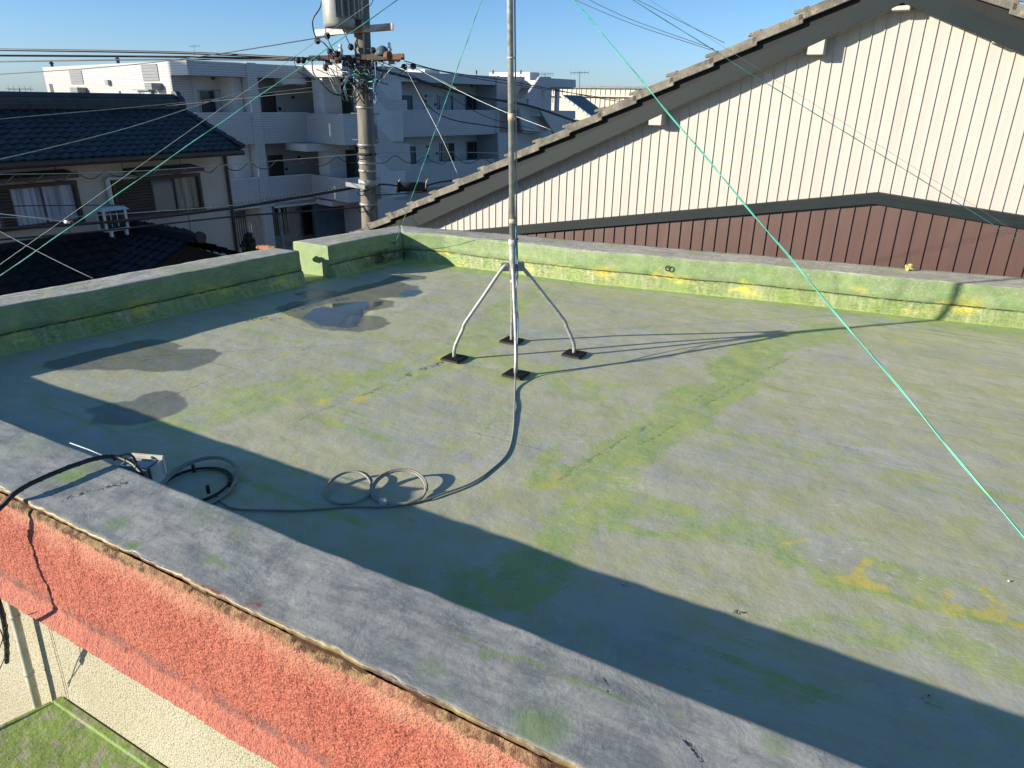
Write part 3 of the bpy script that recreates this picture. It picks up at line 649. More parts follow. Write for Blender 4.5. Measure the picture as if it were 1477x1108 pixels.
# canopy at lower left
wp = ND*1.16
k0 = onpl(76, 1012, wp, ND); k1 = onpl(207, 1108, wp, ND); zc = (k0[2]+k1[2])/2
kl = onz(0, 1052, zc)
ed = (k1-k0)/np.linalg.norm(k1-k0); ed[2] = 0; ed /= np.linalg.norm(ed); el = kl-k0; el[2] = 0; el /= np.linalg.norm(el)
k0[2] = zc
can = empty('canopy_roof', k0, 'small green painted canopy roof against the cream wall', 'canopy')
gc = MB(); nn = 70
vs = []
for i in range(nn):
    for j in range(nn):
        p = k0+ed*(i/(nn-1)*2.2)+el*(j/(nn-1)*1.0); z = zc+mn.noise(Vector(p)*3)*.006-.01*j/nn
        vs.append((p[0], p[1], z))
gc.add(vs, [(i*nn+j, (i+1)*nn+j, (i+1)*nn+j+1, i*nn+j+1) for i in range(nn-1) for j in range(nn-1)]); gc.build('slab_top', 'canopy_paint', can, True)
MB().prism([k0-[0, 0, .12], k0+ed*2.2-[0, 0, .12], k0+ed*2.2+el-[0, 0, .12], k0+el-[0, 0, .12]], (0, 0, .10)).build('slab', 'canopy_paint', can)
MB().prism([k0-[0, 0, .012], k0+ed*2.2-[0, 0, .012], k0+ed*2.2+ND*.04-[0, 0, .012], k0+ND*.04-[0, 0, .012]], (0, 0, .030)).build('upstand', 'canopy_paint', can, bevel=.006)
MB().box(k0+el*.5-[0, 0, .05]-ed*.012, el*1.0, ed*.024, (0, 0, .11)).build('edge_trim', 'canopy_paint', can, bevel=.005)
# downpipe
pp = ND*1.15
d0, d1 = onpl(8, 835, pp, ND), onpl(54, 1018, pp, ND)
dp = empty('downpipe', d1, 'beige plastic downpipe on the cream wall above the canopy', 'pipe')
dd_ = d1-d0
MB().tube([d0-dd_*.2, d0, d1, d1+dd_*1.5], .019, 14).build('pipe', 'cream_plastic', dp, True)
for t in (.27, .72):
    c = d0+dd_*t; u_ = dd_/np.linalg.norm(dd_); MB().cyl(c-u_*.008, c+u_*.008, .0225).build('clip', 'cream_plastic', dp, True)

# ------------------------------------------------------------------ antenna mast
mb_ = onz(741, 515); MX, MY = mb_[0], mb_[1]
mast = empty('antenna_mast', (MX, MY, 0), 'galvanized antenna mast on four bent legs standing on the deck', 'mast')
lean = np.array([-.026, 0, 1.])
def mp(z): return np.array([MX, MY, 0])+lean*z
hubz = .70
MB().tube([mp(.62), mp(5.0)], .0205, 20).build('pole', 'galvanized', mast, True)
MB().tube([mp(.60), mp(.86)], .0265, 20).build('sleeve', 'galvanized', mast, True)
MB().cyl(mp(.845), mp(.885), .029, None, 20).build('collar', 'tape_grey', mast, True)
MB().cyl(mp(.895)+[.015, -.02, 0], mp(.895)+[.04, -.04, .0], .006).build('bolt', 'rubber', mast, True)
for z0, z1, m in ((1.00, 1.03, 'tape'), (1.675, 1.72, 'tape'), (.575, .60, 'tape'), (2.05, 2.06, 'tape_grey')):
    MB().cyl(mp(z0)+[.004, 0, 0], mp(z1)+[.004, 0, 0], .0262, None, 18).build('tape_band', m, mast, True)
feet = [onz(655, 515, .02), onz(828, 509, .02), onz(744, 538, .02), onz(738, 490, .02)]
for f in feet:
    g = np.array(f); v = g-np.array([MX, MY, .02]); v[2] = 0; r_ = np.linalg.norm(v); v /= r_
    pts = [mp(.70)+v*.035, mp(.69)+v*.06, mp(.655)+v*.085]
    kn = np.array([MX, MY, 0])+v*(r_*.86)+[0, 0, .25]
    pts = [mp(.70)+v*.03, mp(.685)+v*.07] + [mp(.685)+v*.07+(kn-(mp(.685)+v*.07))*t for t in (.5, .92)] + [kn+[0, 0, 0]-v*.002+(np.array([0, 0, -.02])), np.array([g[0], g[1], .10])-v*.008, np.array([g[0], g[1], .018])]
    lg = MB().tube(catmull(pts, 5), .014, 12).build('leg', 'galvanized', mast, True)
    MB().box(mp(.69)+v*.05, v*.07, np.cross(v, [0, 0, 1])*.006, (0, 0, .065)).build('bracket', 'galvanized', mast)
    ang = R(12); ux = np.array([DD[0], DD[1], 0]); uy = np.array([-ux[1], ux[0], 0])
    pd_ = MB(); s_ = .074
    base = [np.array([g[0], g[1], .003])+ux*a*s_+uy*b*s_ for a, b in ((-1, -1), (1, -1), (1, 1), (-1, 1))]
    pd_.prism(base, (0, 0, .014))
    for k in range(-4, 5): pd_.box(np.array([g[0], g[1], .019])+ux*k*.0165, ux*.007, uy*s_*1.94, (0, 0, .006))
    pd_.build('foot_pad', 'rubber', mast)

# coax down the mast, over the deck to the coils
def gp(px, py, z=.007): return onz(px, py, z)
down = [mp(z)+np.array([.031, -.006, 0]) for z in (5.0, 4.0, 3.2, 2.4, 1.7, 1.2, .9)]+[mp(.66)+[.036, -.025, 0], mp(.5)+[.018, -.09, 0], mp(.35)+[.012, -.20, 0]]
ft = np.array(feet[2])
down += [ft+[-.004, .055, .22], ft+[.0, -.012, .10], ft+[-.004, -.055, .03]]
down += [gp(743, 560), gp(742, 590), gp(740, 625), gp(731, 655), gp(708, 678), gp(680, 697), gp(640, 712), gp(618, 720)]
deckc = [gp(618, 720), gp(585, 727), gp(553, 731), gp(500, 731), gp(440, 736), gp(390, 736), gp(335, 733), gp(312, 716)]
tag(MB().tube(catmull(down+deckc[1:], 6), .0052, 8).build('coax_cable', 'coax_grey', None, True), 'thin grey cable taped down the mast and curving over the deck', 'cable')
bl = [mp(.98)+[.026, -.012, 0], mp(.72)+[.024, -.030, 0], mp(.5)+[.024, -.08, 0], ft+[.012, .09, .33], ft+[.004, .03, .15], ft+[.006, .0, .12]]
tag(MB().tube(catmull(bl, 6), .004, 8).build('blue_cable', 'wire_blue', None, True), 'short dark blue cable strapped along the mast foot', 'cable')
def loop(c, rx, ry, z, turns, tilt=(0, 0), jit=.006, ax=(1, 0), start=0.):
    pts = []; m = 26*turns; ax = np.array([*ax, 0.]); ay = np.array([-ax[1], ax[0], 0])
    for i in range(m+1):
        t = 2*math.pi*i/26+start; w = 1+.03*math.sin(i*.21)
        p = np.array([c[0], c[1], 0])+ax*rx*w*math.cos(t)+ay*ry*w*math.sin(t)
        p[2] = z+.0028*(i/26)*2+(tilt[0]*math.cos(t)+tilt[1]*math.sin(t)); pts.append(p)
    return pts
def coil(cpx, wpx, hpx, turns, mat, label, r=.0055, tilt=(0, 0), z=.008):
    c = onz(*cpx); a = onz(cpx[0]-wpx/2, cpx[1]); b = onz(cpx[0]+wpx/2, cpx[1]); t = onz(cpx[0], cpx[1]-hpx/2); d = onz(cpx[0], cpx[1]+hpx/2)
    rx = np.linalg.norm(b-a)/2; ry = np.linalg.norm(t-d)/2
    P = loop(c, rx, ry, z, turns, tilt)
    P = [np.array([p[0]+.004*math.sin(i*.17), p[1]+.006*math.sin(i*.13+1), max(z, p[2])]) for i, p in enumerate(P)]
    return tag(MB().tube(P, r, 8).build('cable_coil', mat, None, True), label, 'cable coil', 'cable coils on the deck')
coil((577, 710), 78, 38, 3, 'coax_white', 'pale cable coil right of the white clip, touching the sunlight', tilt=(.0, .035), z=.010)
coil((504, 710), 66, 38, 2, 'coax_white', 'pale cable coil in the middle, straddling the shadow edge', tilt=(.0, .03), z=.010)
coil((288, 703), 104, 60, 3, 'coax_white', 'pale cable coil in shadow beside the near parapet', tilt=(0, .03), r=.0062, z=.012)
coil((282, 704), 96, 50, 2, 'cable_black', 'black cable coil in shadow beside the near parapet', r=.006, z=.008)
for px, py in ((279, 676), (300, 706)):
    c = gp(px, py, .05); tag(MB().cyl(c+[0, 0, -.02], c+[0, 0, .02], .009).build('cable_tie', 'rubber', None, True), {279: 'black cable tie at the back of the shaded coil', 300: 'black connector inside the shaded coil'}[px], 'cable tie')
c = gp(553, 728, .004)
cl = empty('cable_clip', c, 'small white clip block holding the coils in the middle of the cable', 'clip')
MB().box(c+[0, 0, .012], (.034, 0, 0), (0, .024, 0), (0, 0, .032)).build('block', 'white_plastic', cl, bevel=.003)
MB().cyl(c+[-.008, 0, .023], c+[-.008, 0, .034], .004).build('screw', 'tape', cl); MB().cyl(c+[.007, 0, .023], c+[.007, 0, .032], .004).build('screw', 'tape', cl)

# junction box on the inner side of the near parapet, and the wrapped cable over it
jb = onz(200, 672, .36)
jx_, jn = DD, ND
jroot = empty('junction_box', (jb[0], jb[1], .2), 'grey blue junction box with cream lid hung behind the near parapet', 'box')
jc = np.array([jb[0], jb[1], 0])+ND*.05; ev = np.array([math.cos(R(-8)), math.sin(R(-8)), 0]); ew = np.array([-ev[1], ev[0], 0])
bx = np.array(onz(199, 669, .32)); bx[2] = .243
V3 = lambda a, b, c: ev*a+ew*b+np.array([0, 0, c])
bo = MB()
def shell(mb, c, L, Dp, Ht, t=.005):
    mb.box(c+V3(0, 0, 0), ev*L, ew*Dp, (0, 0, t)); mb.box(c+V3(0, -Dp/2+t/2, Ht/2), ev*L, ew*t, (0, 0, Ht-t)); mb.box(c+V3(0, Dp/2-t/2, Ht/2), ev*L, ew*t, (0, 0, Ht-t))
    for s_ in (-1, 1): mb.box(c+V3(s_*(L/2-t/2), 0, Ht/2), ev*t, ew*(Dp-2*t), (0, 0, Ht-t))
shell(bo, bx, .125, .075, .085); bo.box(bx+V3(0, 0, .075), ev*.114, ew*.064, (0, 0, .004)); bo.build('box_body', 'box_grey', jroot)
MB().box(bx+V3(.012, .052, .052), ev*.150, ew*.012+np.array([0, 0, .003]), (0.0, 0, .085)).build('lid', 'cream_plastic', jroot, bevel=.002)
MB().box(bx+V3(.080, .008, .035), ev*.006, ew*.085, (0, 0, .09)).build('end_flange', 'box_grey', jroot, bevel=.001)
MB().box(bx+V3(-.01, 0, .03), ev*.07, ew*.035, (0, 0, .04)).build('terminal_block', 'rubber', jroot)
MB().tube(catmull([bx+V3(.0, 0, .05), bx+V3(-.03, .01, .11), bx+V3(-.075, -.01, .115), bx+V3(-.09, -.03, .10)], 5), .005, 8).build('cable_tail', 'cable_black', jroot, True)
# thin metal strip on the coping edge
a, b = onz(101, 639, .345), onz(158, 661, .350)
tag(MB().tube([a, (a+b)/2+[0, 0, .003], b], .0026, 6).build('metal_strip', 'tape_grey', None, True), 'thin pale metal rod lying along the inner edge of the near coping', 'rod')
# spiral wrapped cable over the coping
cpts = [onz(206, 684, .318), onz(190, 668, .342), onz(165, 659, .355), onz(140, 661, .368), onz(105, 672, .375), onz(70, 686, .375), onz(40, 700, .370), onz(20, 713, .362), np.array([*nl(1.105, 0)[:2], 0])*0]
pn = ND*1.07; cpts[-1] = onpl(4, 729, pn, ND)
out_ = [onpl(-10, 745, ND*1.03, ND), onpl(-24, 775, ND*1.01, ND), onpl(-24, 820, ND*.985, ND), onpl(-12, 845, ND*.985, ND), onpl(2, 880, ND*.99, ND), onpl(9, 920, ND*1.0, ND), onpl(10, 955, ND*1.01, ND)]
path = catmull(cpts+out_, 8)
wc = empty('wrapped_cable', path[0], 'thick black spiral wrapped cable arching over the near coping from the junction box', 'cable')
MB().tube(path, .0098, 10).build('cable', 'cable_black', wc, True)
hel = []; L = 0
for i in range(len(path)-1):
    a, b = path[i], path[i+1]; t = (b-a)/np.linalg.norm(b-a); n1 = np.cross(t, [0, 0, 1]); n1 /= np.linalg.norm(n1); n2 = np.cross(t, n1); ln = np.linalg.norm(b-a)
    for k in range(6):
        ph = (L+ln*k/6)/.075*2*math.pi; hel.append(a+(b-a)*k/6+(n1*math.cos(ph)+n2*math.sin(ph))*.0092)
    L += ln
MB().tube(hel, .0024, 6).build('spiral_wrap', 'rubber', wc, True)
for k, pts in enumerate(([(8, 905), (3, 925), (-6, 950), (-14, 990)], [(6, 900), (12, 930), (2, 960), (-10, 985)], [(4, 880), (-3, 900), (3, 915), (8, 940)])):
    MB().tube(catmull([onpl(x, y, ND*(.99+.01*k), ND) for x, y in pts], 6), .0022, 6).build('thin_wire', 'cable_black', wc, True)
# thin ochre wire stain hanging on the cream wall
tag(MB().tube(catmull([onpl(x, y, ND*1.199, ND) for x, y in ((65, 885), (75, 925), (86, 965), (99, 1018))], 5), .0016, 6).build('thin_wire', 'tape', None, True), 'thin ochre wire running down the cream wall to the canopy corner', 'wire')

# eye bolt with ring on the far parapet, small stone
FN = np.array([FARD[1], -FARD[0], 0.]); FN = -FN if FN[1] > 0 else FN
sg = (PR[4]-PR[3])/np.linalg.norm(PR[4]-PR[3]); e0 = onpl(961, 385, [*PR[3], 0], np.array([sg[1], -sg[0], 0]))
eb = empty('eye_bolt', e0, 'black eye bolt with ring on the sunlit green parapet', 'eye bolt')
MB().cyl(e0-FN*.02, e0+FN*.035, .006).build('bolt', 'rubber', eb, True)
r0 = e0+FN*.04+np.array([.026, 0, -.008])
MB().tube([r0+np.array([FARD[0], FARD[1], 0])*.022*math.cos(t)+np.array([0, 0, .026*math.sin(t)]) for t in np.linspace(0, 2*math.pi, 20)], .006, 8, False).build('ring', 'rubber', eb, True)
c = onz(568, 349, .22); c = onpl(566, 350, [*CFL, 0], np.array([LN[0], LN[1], 0]))
eb2 = empty('eye_bolt', c, 'rusty eye bolt in the shaded parapet near the far corner holding a green guy wire', 'eye bolt')
MB().cyl(c, c-np.array([LN[0], LN[1], 0])*.05, .006).build('bolt', 'rubber', eb2, True)
c2 = c-np.array([LN[0], LN[1], 0])*.05; MB().tube([c2+np.array([.014*math.cos(t), 0, .014*math.sin(t)]) for t in np.linspace(0, 6.28, 14)], .004, 6, False).build('ring', 'galvanized', eb2, True)
st = onz(1311, 389, HP+.005); s_ = MB(); vs = []
for i in range(8):
    for j in range(12):
        ph = math.pi*i/7; th = 2*math.pi*j/12; p = Vector((math.sin(ph)*math.cos(th), math.sin(ph)*math.sin(th), math.cos(ph)))
        p = p*(.030+.022*mn.noise(p*1.6+Vector((3, 1, 0)))); vs.append((st[0]+p.x*1.3, st[1]+p.y, st[2]+.018+p.z*1.1))
s_.add(vs, [(i*12+j, i*12+(j+1) % 12, (i+1)*12+(j+1) % 12, (i+1)*12+j) for i in range(7) for j in range(12)])
tag(s_.build('mortar_lump', 'moss_stone'), 'small yellow mossy mortar lump on top of the far parapet', 'stone')

# ------------------------------------------------------------------ guy wires
hub = mp(2.80)
def sagline(a, b, sag, k=24):
    a = np.array(a, float); b = np.array(b, float); return [a+(b-a)*t-np.array([0, 0, 4*sag*t*(1-t)]) for t in np.linspace(0, 1, k+1)]
def anchor(px, py, line_p, line_d, z=HP-.05):    # where the sight plane (camera, hub, pixel) meets a parapet line
    n_ = np.cross(hub-CAM, ray(px, py)); p0 = np.array([*line_p, z]); d = np.array([*line_d, 0]); t = ((CAM-p0)@n_)/(d@n_); return p0+d*t
def guy(a, b, sag, r, mat, label, twist=True):
    P = sagline(a, b, sag, 60)
    g = empty('guy_wire', b, label, 'guy wire', 'guy wires of the antenna mast')
    MB().tube(P, r, 6).build('strand', mat, g, True)
    if twist:
        Q = []
        for i, p in enumerate(P):
            ph = i*.9; Q.append(p+np.array([math.cos(ph), math.sin(ph)*.5, math.sin(ph)])*r*1.6)
        MB().tube(Q, r*.8, 6).build('strand', 'wire_teal' if mat == 'wire_green' else mat, g, True)
    return g
AN = {}
bA = anchor(0, 398, CNL, LU, .25); bA2 = anchor(0, 386, CNL, LU, .25)
bB = c2; bC = anchor(1477, 775, nl(1.49, 0)[:2] if False else nl(1.49, 0), DD[:2], .30)
bD = anchor(1477, 352, PR[-2], farl, .30); bD2 = anchor(1477, 345, PR[-2], farl, .30)
print('ANCH', bA, bB, bC, bD)
guy(hub, bA, .0, .0021, 'wire_green', 'green guy wire from the mast to the left parapet, brighter lower one of the pair')
guy(hub+[0, 0, .09], bA2, .0, .0015, 'wire_steel', 'thin grey guy wire from the mast to the left parapet, upper one of the pair', False)
guy(hub, bB, .0, .0020, 'wire_green', 'green guy wire from the mast to the eye bolt at the far corner')
guy(hub, bC, -.0, .0024, 'wire_green', 'bright green twisted guy wire running down to the near right')
guy(hub, bD, .0, .0019, 'wire_green', 'green guy wire from the mast across the beige siding to the far right')
guy(hub+[0, 0, .06], bD2, .0, .0010, 'wire_steel', 'hair thin steel guy wire above the green one across the beige siding', False)
pE0, pE1 = aty(-60, 300, 6.2), onz(142, 404, HP-.10)
tag(MB().tube(sagline(pE0, pE1+np.array([*LN, 0])*.1, .02), .0034, 6).build('green_wire', 'wire_white', None, True), 'taut green wire ending behind the left parapet, over the dark tiled roof', 'wire')

# ------------------------------------------------------------------ plane frames
class PF:
    def __init__(s, P, u): s.P = np.array([P[0], P[1], 0.]); s.u = np.array([u[0], u[1], 0.])/np.hypot(u[0], u[1]); s.n = np.array([s.u[1], -s.u[0], 0.])
    def px(s, x, y, off=0.): q = onpl(x, y, s.P+s.n*off, s.n)-s.P; return q@s.u, q[2]
    def w(s, a, off, z): return s.P+s.u*a+s.n*off+np.array([0, 0, z])
    def poly(s, pts, off, th): return [s.w(a, off, z) for a, z in pts], -s.n*th
    def box(s, mb, a0, a1, o0, o1, z0, z1): return mb.prism([s.w(a0, o0, z0), s.w(a1, o0, z0), s.w(a1, o1, z0), s.w(a0, o1, z0)], (0, 0, z1-z0))

# ---- gable house on the right
g = PF((4, 8.0), (math.cos(R(-32)), math.sin(R(-32))))
gh = empty('gable_house', g.w(0, 0, GZ), 'house gable with beige ribbed steel siding under a grey cement tiled roof', 'house')
BO = .21
L0, L1 = g.px(600.7, 327, BO), g.px(1200, 51, BO); r0_, r1_ = g.px(1327, 13, BO), g.px(1477, 66, BO)
ml = (L1[1]-L0[1])/(L1[0]-L0[0]); mr = (r1_[1]-r0_[1])/(r1_[0]-r0_[0])
sa = (r0_[1]-mr*r0_[0]-L0[1]+ml*L0[0])/(ml-mr); za = L0[1]+ml*(sa-L0[0]); mr = -ml*.97
print('GABLE', ml, mr, sa, za)
zl = lambda s_: za+ml*(s_-sa) if s_ < sa else za+mr*(s_-sa)
sL = g.px(612, 330, 0)[0]; sR = sa+(sa-sL)
MB().prism([g.w(sL, 0, GZ), g.w(sR, 0, GZ), g.w(sR, 0, zl(sR)+.1), g.w(sa, 0, za+.1), g.w(sL, 0, zl(sL)+.1)], -g.n*.2).build('siding_wall', 'siding_beige', gh)
per = .1178; i0 = g.px(923.4, 225)[0]
rb = MB(); rs = MB()
k = int((sL+.12-i0)/per)+0
ks = [i0+per*j for j in range(-60, 110)]
for s_ in ks:
    if s_ < sL+.28 or s_ > sR-.05: continue
    rs.prism([g.w(s_-.005, .001, -1.2), g.w(s_+.005, .001, -1.2), g.w(s_+.005, .012, -1.2), g.w(s_-.004, .012, -1.2)], (0, 0, zl(s_)+.1+1.2))
rs.build('siding_ribs', 'siding_beige', gh)
MB().prism([g.w(sL-.01, 0, GZ), g.w(sL+.19, 0, GZ), g.w(sL+.19, .012, GZ), g.w(sL-.01, .012, GZ)], (0, 0, zl(sL)+.1-GZ)).build('corner_board', 'siding_beige', gh)
# brown lower gable, in front
BF = .10
t0, t1 = g.px(740, 326.5, BF), g.px(1265, 278, BF); t2 = g.px(1477, 312, BF)
m1 = (t1[1]-t0[1])/(t1[0]-t0[0]); m2 = (t2[1]-t1[1])/(t2[0]-t1[0]); sb, zb = t1
zt = lambda s_: zb+m1*(s_-sb) if s_ < sb else zb+m2*(s_-sb)
bs0, bs1 = sL+.3, sb+7
MB().prism([g.w(bs0, BF-.02, GZ), g.w(bs1, BF-.02, GZ), g.w(bs1, BF-.02, zt(bs1)-.08), g.w(sb, BF-.02, zb-.08), g.w(bs0, BF-.02, zt(bs0)-.08)], -g.n*.06).build('brown_wall', 'siding_brown', gh)
rs = MB(); j0 = g.px(1268, 340, BF)[0]; pb_ = g.px(1290.5, 340, BF)[0]-j0; print('brown rib', pb_)
for j in range(-80, 80):
    s_ = j0+pb_*j
    if bs0+.05 < s_ < bs1-.05: rs.prism([g.w(s_-.005, BF-.019, -1.5), g.w(s_+.005, BF-.019, -1.5), g.w(s_+.004, BF-.004, -1.5), g.w(s_-.004, BF-.004, -1.5)], (0, 0, zt(s_)-.08+1.5))
rs.build('brown_ribs', 'siding_brown', gh)
def strip(mb, z_, a, b, up0, up1, o0, o1):   # follows a slope line z_(s) from a to b
    mb.prism([g.w(a, o0, z_(a)+up0), g.w(b, o0, z_(b)+up0), g.w(b, o0, z_(b)+up1), g.w(a, o0, z_(a)+up1)], g.n*(o1-o0))
tr = MB()
for a, b in ((bs0, sb), (sb, bs1)):
    strip(tr, zt, a, b, -.115, -.045, -.01, BF+.035); strip(tr, zt, a, b, -.045, 0, .0, BF+.015)
tr.build('flashing', 'slate_metal', gh)
# barge boards, black board as painted shade in the recess, verge tiles
sl0, sr1 = g.px(540, 345, BO)[0]-.2, sR+.6
bb = MB(); bh = .145
strip(bb, zl, sl0, sa, 0, bh, BO-.03, BO); strip(bb, zl, sa, sr1, 0, bh, BO-.03, BO); bb.build('barge_board', 'slate_metal', gh)
so_ = MB(); strip(so_, zl, sl0, sa, .012, .03, .001, BO-.03); strip(so_, zl, sa, sr1, .012, .03, .001, BO-.03); so_.build('soffit', 'siding_beige_plain', gh)
dg = MB(); strip(dg, zl, sl0, sa, bh, bh+.16, 0, BO-.05); strip(dg, zl, sa, sr1, bh, bh+.16, 0, BO-.05); dg.build('recess_shade', 'black_gap', gh)
dl = MB(); strip(dl, zl, sl0, sa, bh+.001, bh+.03, BO-.06, BO-.012); strip(dl, zl, sa, sr1, bh+.001, bh+.03, BO-.06, BO-.012); dl.build('drip_trim', 'slate_metal', gh)
for (x, y) in ((948, 176), (1178, 74), (1301, 10), (1446, 56)):
    s_, z_ = g.px(x, y, .12); wv = .16
    pts = [g.w(s_-wv/2, .001, z_-.035), g.w(s_+wv/2, .001, z_-.035), g.w(s_+wv/2, .001, max(zl(s_+wv/2), zl(s_-wv/2))+.012), g.w(s_-wv/2, .001, max(zl(s_-wv/2), z_-.03)+.012)]
    MB().prism(pts, g.n*.20).build('purlin_end', 'siding_beige', gh)
ca = math.cos(math.atan(ml)); Lt = .50
def rake(side):
    ds = Lt*ca*side; s_ = sa; i = 0; m = ml if side < 0 else mr
    while (s_ > sl0-.1 if side < 0 else s_ < sr1):
        e = s_+ds; ov = side*.06
        # tile from upper end s_ to lower end e: less steep, so each lower end stands proud
        zu = zl(s_)+bh+.115; ze = zl(e+ov)+bh+.155
        t = MB(); p = [g.w(s_, BO+.02, zu), g.w(e+ov, BO+.02, ze), g.w(e+ov, BO+.02, ze+.105), g.w(s_, BO+.02, zu+.105)]
        t.prism(p, -g.n*.045)
        p = [g.w(s_, BO-.02, zu+.07), g.w(e+ov, BO-.02, ze+.07), g.w(e+ov, BO-.02, ze+.109), g.w(s_, BO-.02, zu+.109)]; t.prism(p, -g.n*.35)
        hl = e+ov; t.prism([g.w(hl+side*.05, BO+.022, ze+.075), g.w(hl-side*.09, BO+.022, ze+.075+.06*.4), g.w(hl-side*.09, BO+.022, ze+.112+.09*ml), g.w(hl+side*.05, BO+.022, ze+.108)], -g.n*.05)
        t.build('verge_tile', 'cement_tile', gh, bevel=.008); s_ = e; i += 1
rake(-1); rake(1)
# main roof planes behind
def roofplane(o, du, dv, nL, nR, w=.27, h=.24, amp=.022, lip=.028, s_end=None):
    """o: lower-left corner; du along eave; dv up the slope; returns MB with wavy tiles"""
    o, du, dv = map(lambda v: np.array(v, float), (o, du, dv)); nn = np.cross(du, dv); nn = nn if nn[2] > 0 else -nn
    sub = 6; vs = []; fs = []
    for r_ in range(nR):
        base = len(vs)
        for e in (0, 1):
            for i in range(nL*sub+1):
                t = (i % sub)/sub; hh = amp*math.cos(2*math.pi*t)+amp*.35*math.sin(4*math.pi*t)
                a = i/sub*w
                if s_end:
                    lo, hi = s_end((r_+e)*h); a = min(max(a, lo), hi)
                j = random.uniform(-.003, .003) if e == 0 and i % sub == 0 else 0
                vs.append(o+du*a+dv*((r_+e)*h)+nn*(hh+(lip if e == 0 else 0)+j))
        m = nL*sub+1
        fs += [(base+i, base+i+1, base+m+i+1, base+m+i) for i in range(nL*sub)]
        b2 = len(vs)
        for i in range(m): vs.append(vs[base+i]-nn*(lip+.008))
        fs += [(b2+i, b2+i+1, base+i+1, base+i) for i in range(m-1)]
    return MB().add(vs, fs)
sl_ = math.atan(ml); dvL = g.u*math.cos(sl_)+np.array([0, 0, math.sin(sl_)])
nrow = int((sa-sl0)/math.cos(sl_)/.30)+1
rl = roofplane(g.w(sl0-.1, BO-.28, zl(sl0-.1)+bh+.18), -g.n, dvL, 30, nrow, .27, .30, .02, .03)
rl.build('roof_left', 'cement_tile', gh)
dvR = -g.u*math.cos(sl_)+np.array([0, 0, math.sin(sl_)])
MB().prism([g.w(sa, BO-.2, za+bh+.21), g.w(sr1, BO-.2, zl(sr1)+bh+.21), g.w(sr1, -8, zl(sr1)+bh+.21), g.w(sa, -8, za+bh+.21)], (0, 0, -.06)).build('roof_right', 'cement_tile', gh)
MB().prism([g.w(sL, -.2, GZ), g.w(sR, -.2, GZ), g.w(sR, -.2, zl(sR)+.05), g.w(sa, -.2, za+.05), g.w(sL, -.2, zl(sL)+.05)], -g.n*7.6).build('house_body', 'siding_beige_plain', gh)
# gutter end at lower left of the verge
a = g.w(sl0+.12, BO+.02, zl(sl0+.12)-.0); MB().box(a, g.u*.18, g.n*.12, (0, 0, .07)).build('gutter', 'gutter_brown', gh, bevel=.01)

# ---- house on the left
h = PF(aty(333, 300, 17.0)[:2], (.5365, .844))
lh = empty('tiled_house', h.w(0, 0, GZ), 'two storey house with blue black tiled roof and plaster wall in shade', 'house')
EO = .65
e0s, e0z = h.px(175, 224, EO); eRs = h.px(351, 214.8, EO)[0]
pit = R(27); cr, sr_ = math.cos(pit), math.sin(pit)
dv = -h.n*cr+np.array([0, 0, sr_]); nrm = np.cross(h.u, dv); nrm = nrm if nrm[2] > 0 else -nrm
def onroof(x, y, P, n_): return onpl(x, y, P, n_)
rp = h.w(0, EO, e0z); ridg = onroof(130, 157, rp, nrm); ridR = onroof(256, 156, rp, nrm)
vR = (ridR-rp)@dv; vM = (ridg-rp)@dv; sRid = (ridR-rp)@h.u; print('LEFT ROOF', vR, vM, sRid, eRs, e0z)
Wd = vM; hr = Wd/round(Wd/.18); nR_ = int(round(Wd/.18)); sMin = -22
lenL = eRs-sMin; TW = .20; nL_ = int(lenL/TW)
roofplane(h.w(eRs-nL_*TW, EO, e0z), h.u, dv, nL_, nR_, TW, hr, .018, .024, lambda v: (0, nL_*TW+(sRid-eRs)*v/Wd)).build('roof', 'tile_blue', lh)
rt0 = rp+dv*Wd
rd = MB(); pR_ = rt0+h.u*(sRid); pL_ = rt0+h.u*sMin
rd.box((pR_+pL_)/2+[0, 0, .10]-h.n*.1, pR_-pL_, h.n*.30, (0, 0, .22)); rd.tube([pL_+[0, 0, .22]-h.n*.1, pR_+[0, 0, .22]-h.n*.1], .09, 10)
for k in range(3): rd.box((pR_+pL_)/2+[0, 0, .03+.06*k]-h.n*.1, pR_-pL_, h.n*(.40-.03*k), (0, 0, .02))
rd.build('ridge', 'tile_blue', lh)
on = MB(); on.cyl(pR_+[0, 0, .1]-h.n*.1, pR_+[0, 0, .1]-h.n*.1+h.u*.16, .2); on.cyl(pR_+[0, 0, .26]-h.n*.1, pR_+[0, 0, .26]-h.n*.1+h.u*.12, .12); on.build('ridge_end', 'tile_blue', lh, bevel=.01)
# verge cap on the right edge
vg = MB(); k = int(Wd/.26)
for i in range(k):
    a = h.w(eRs, EO, e0z)+(dv+h.u*(sRid-eRs)/Wd)*(i*.26); b = a+(dv+h.u*(sRid-eRs)/Wd)*.29; vg.tube([a+nrm*.06, b+nrm*.035], .055, 8)
vg.build('verge', 'tile_blue', lh)
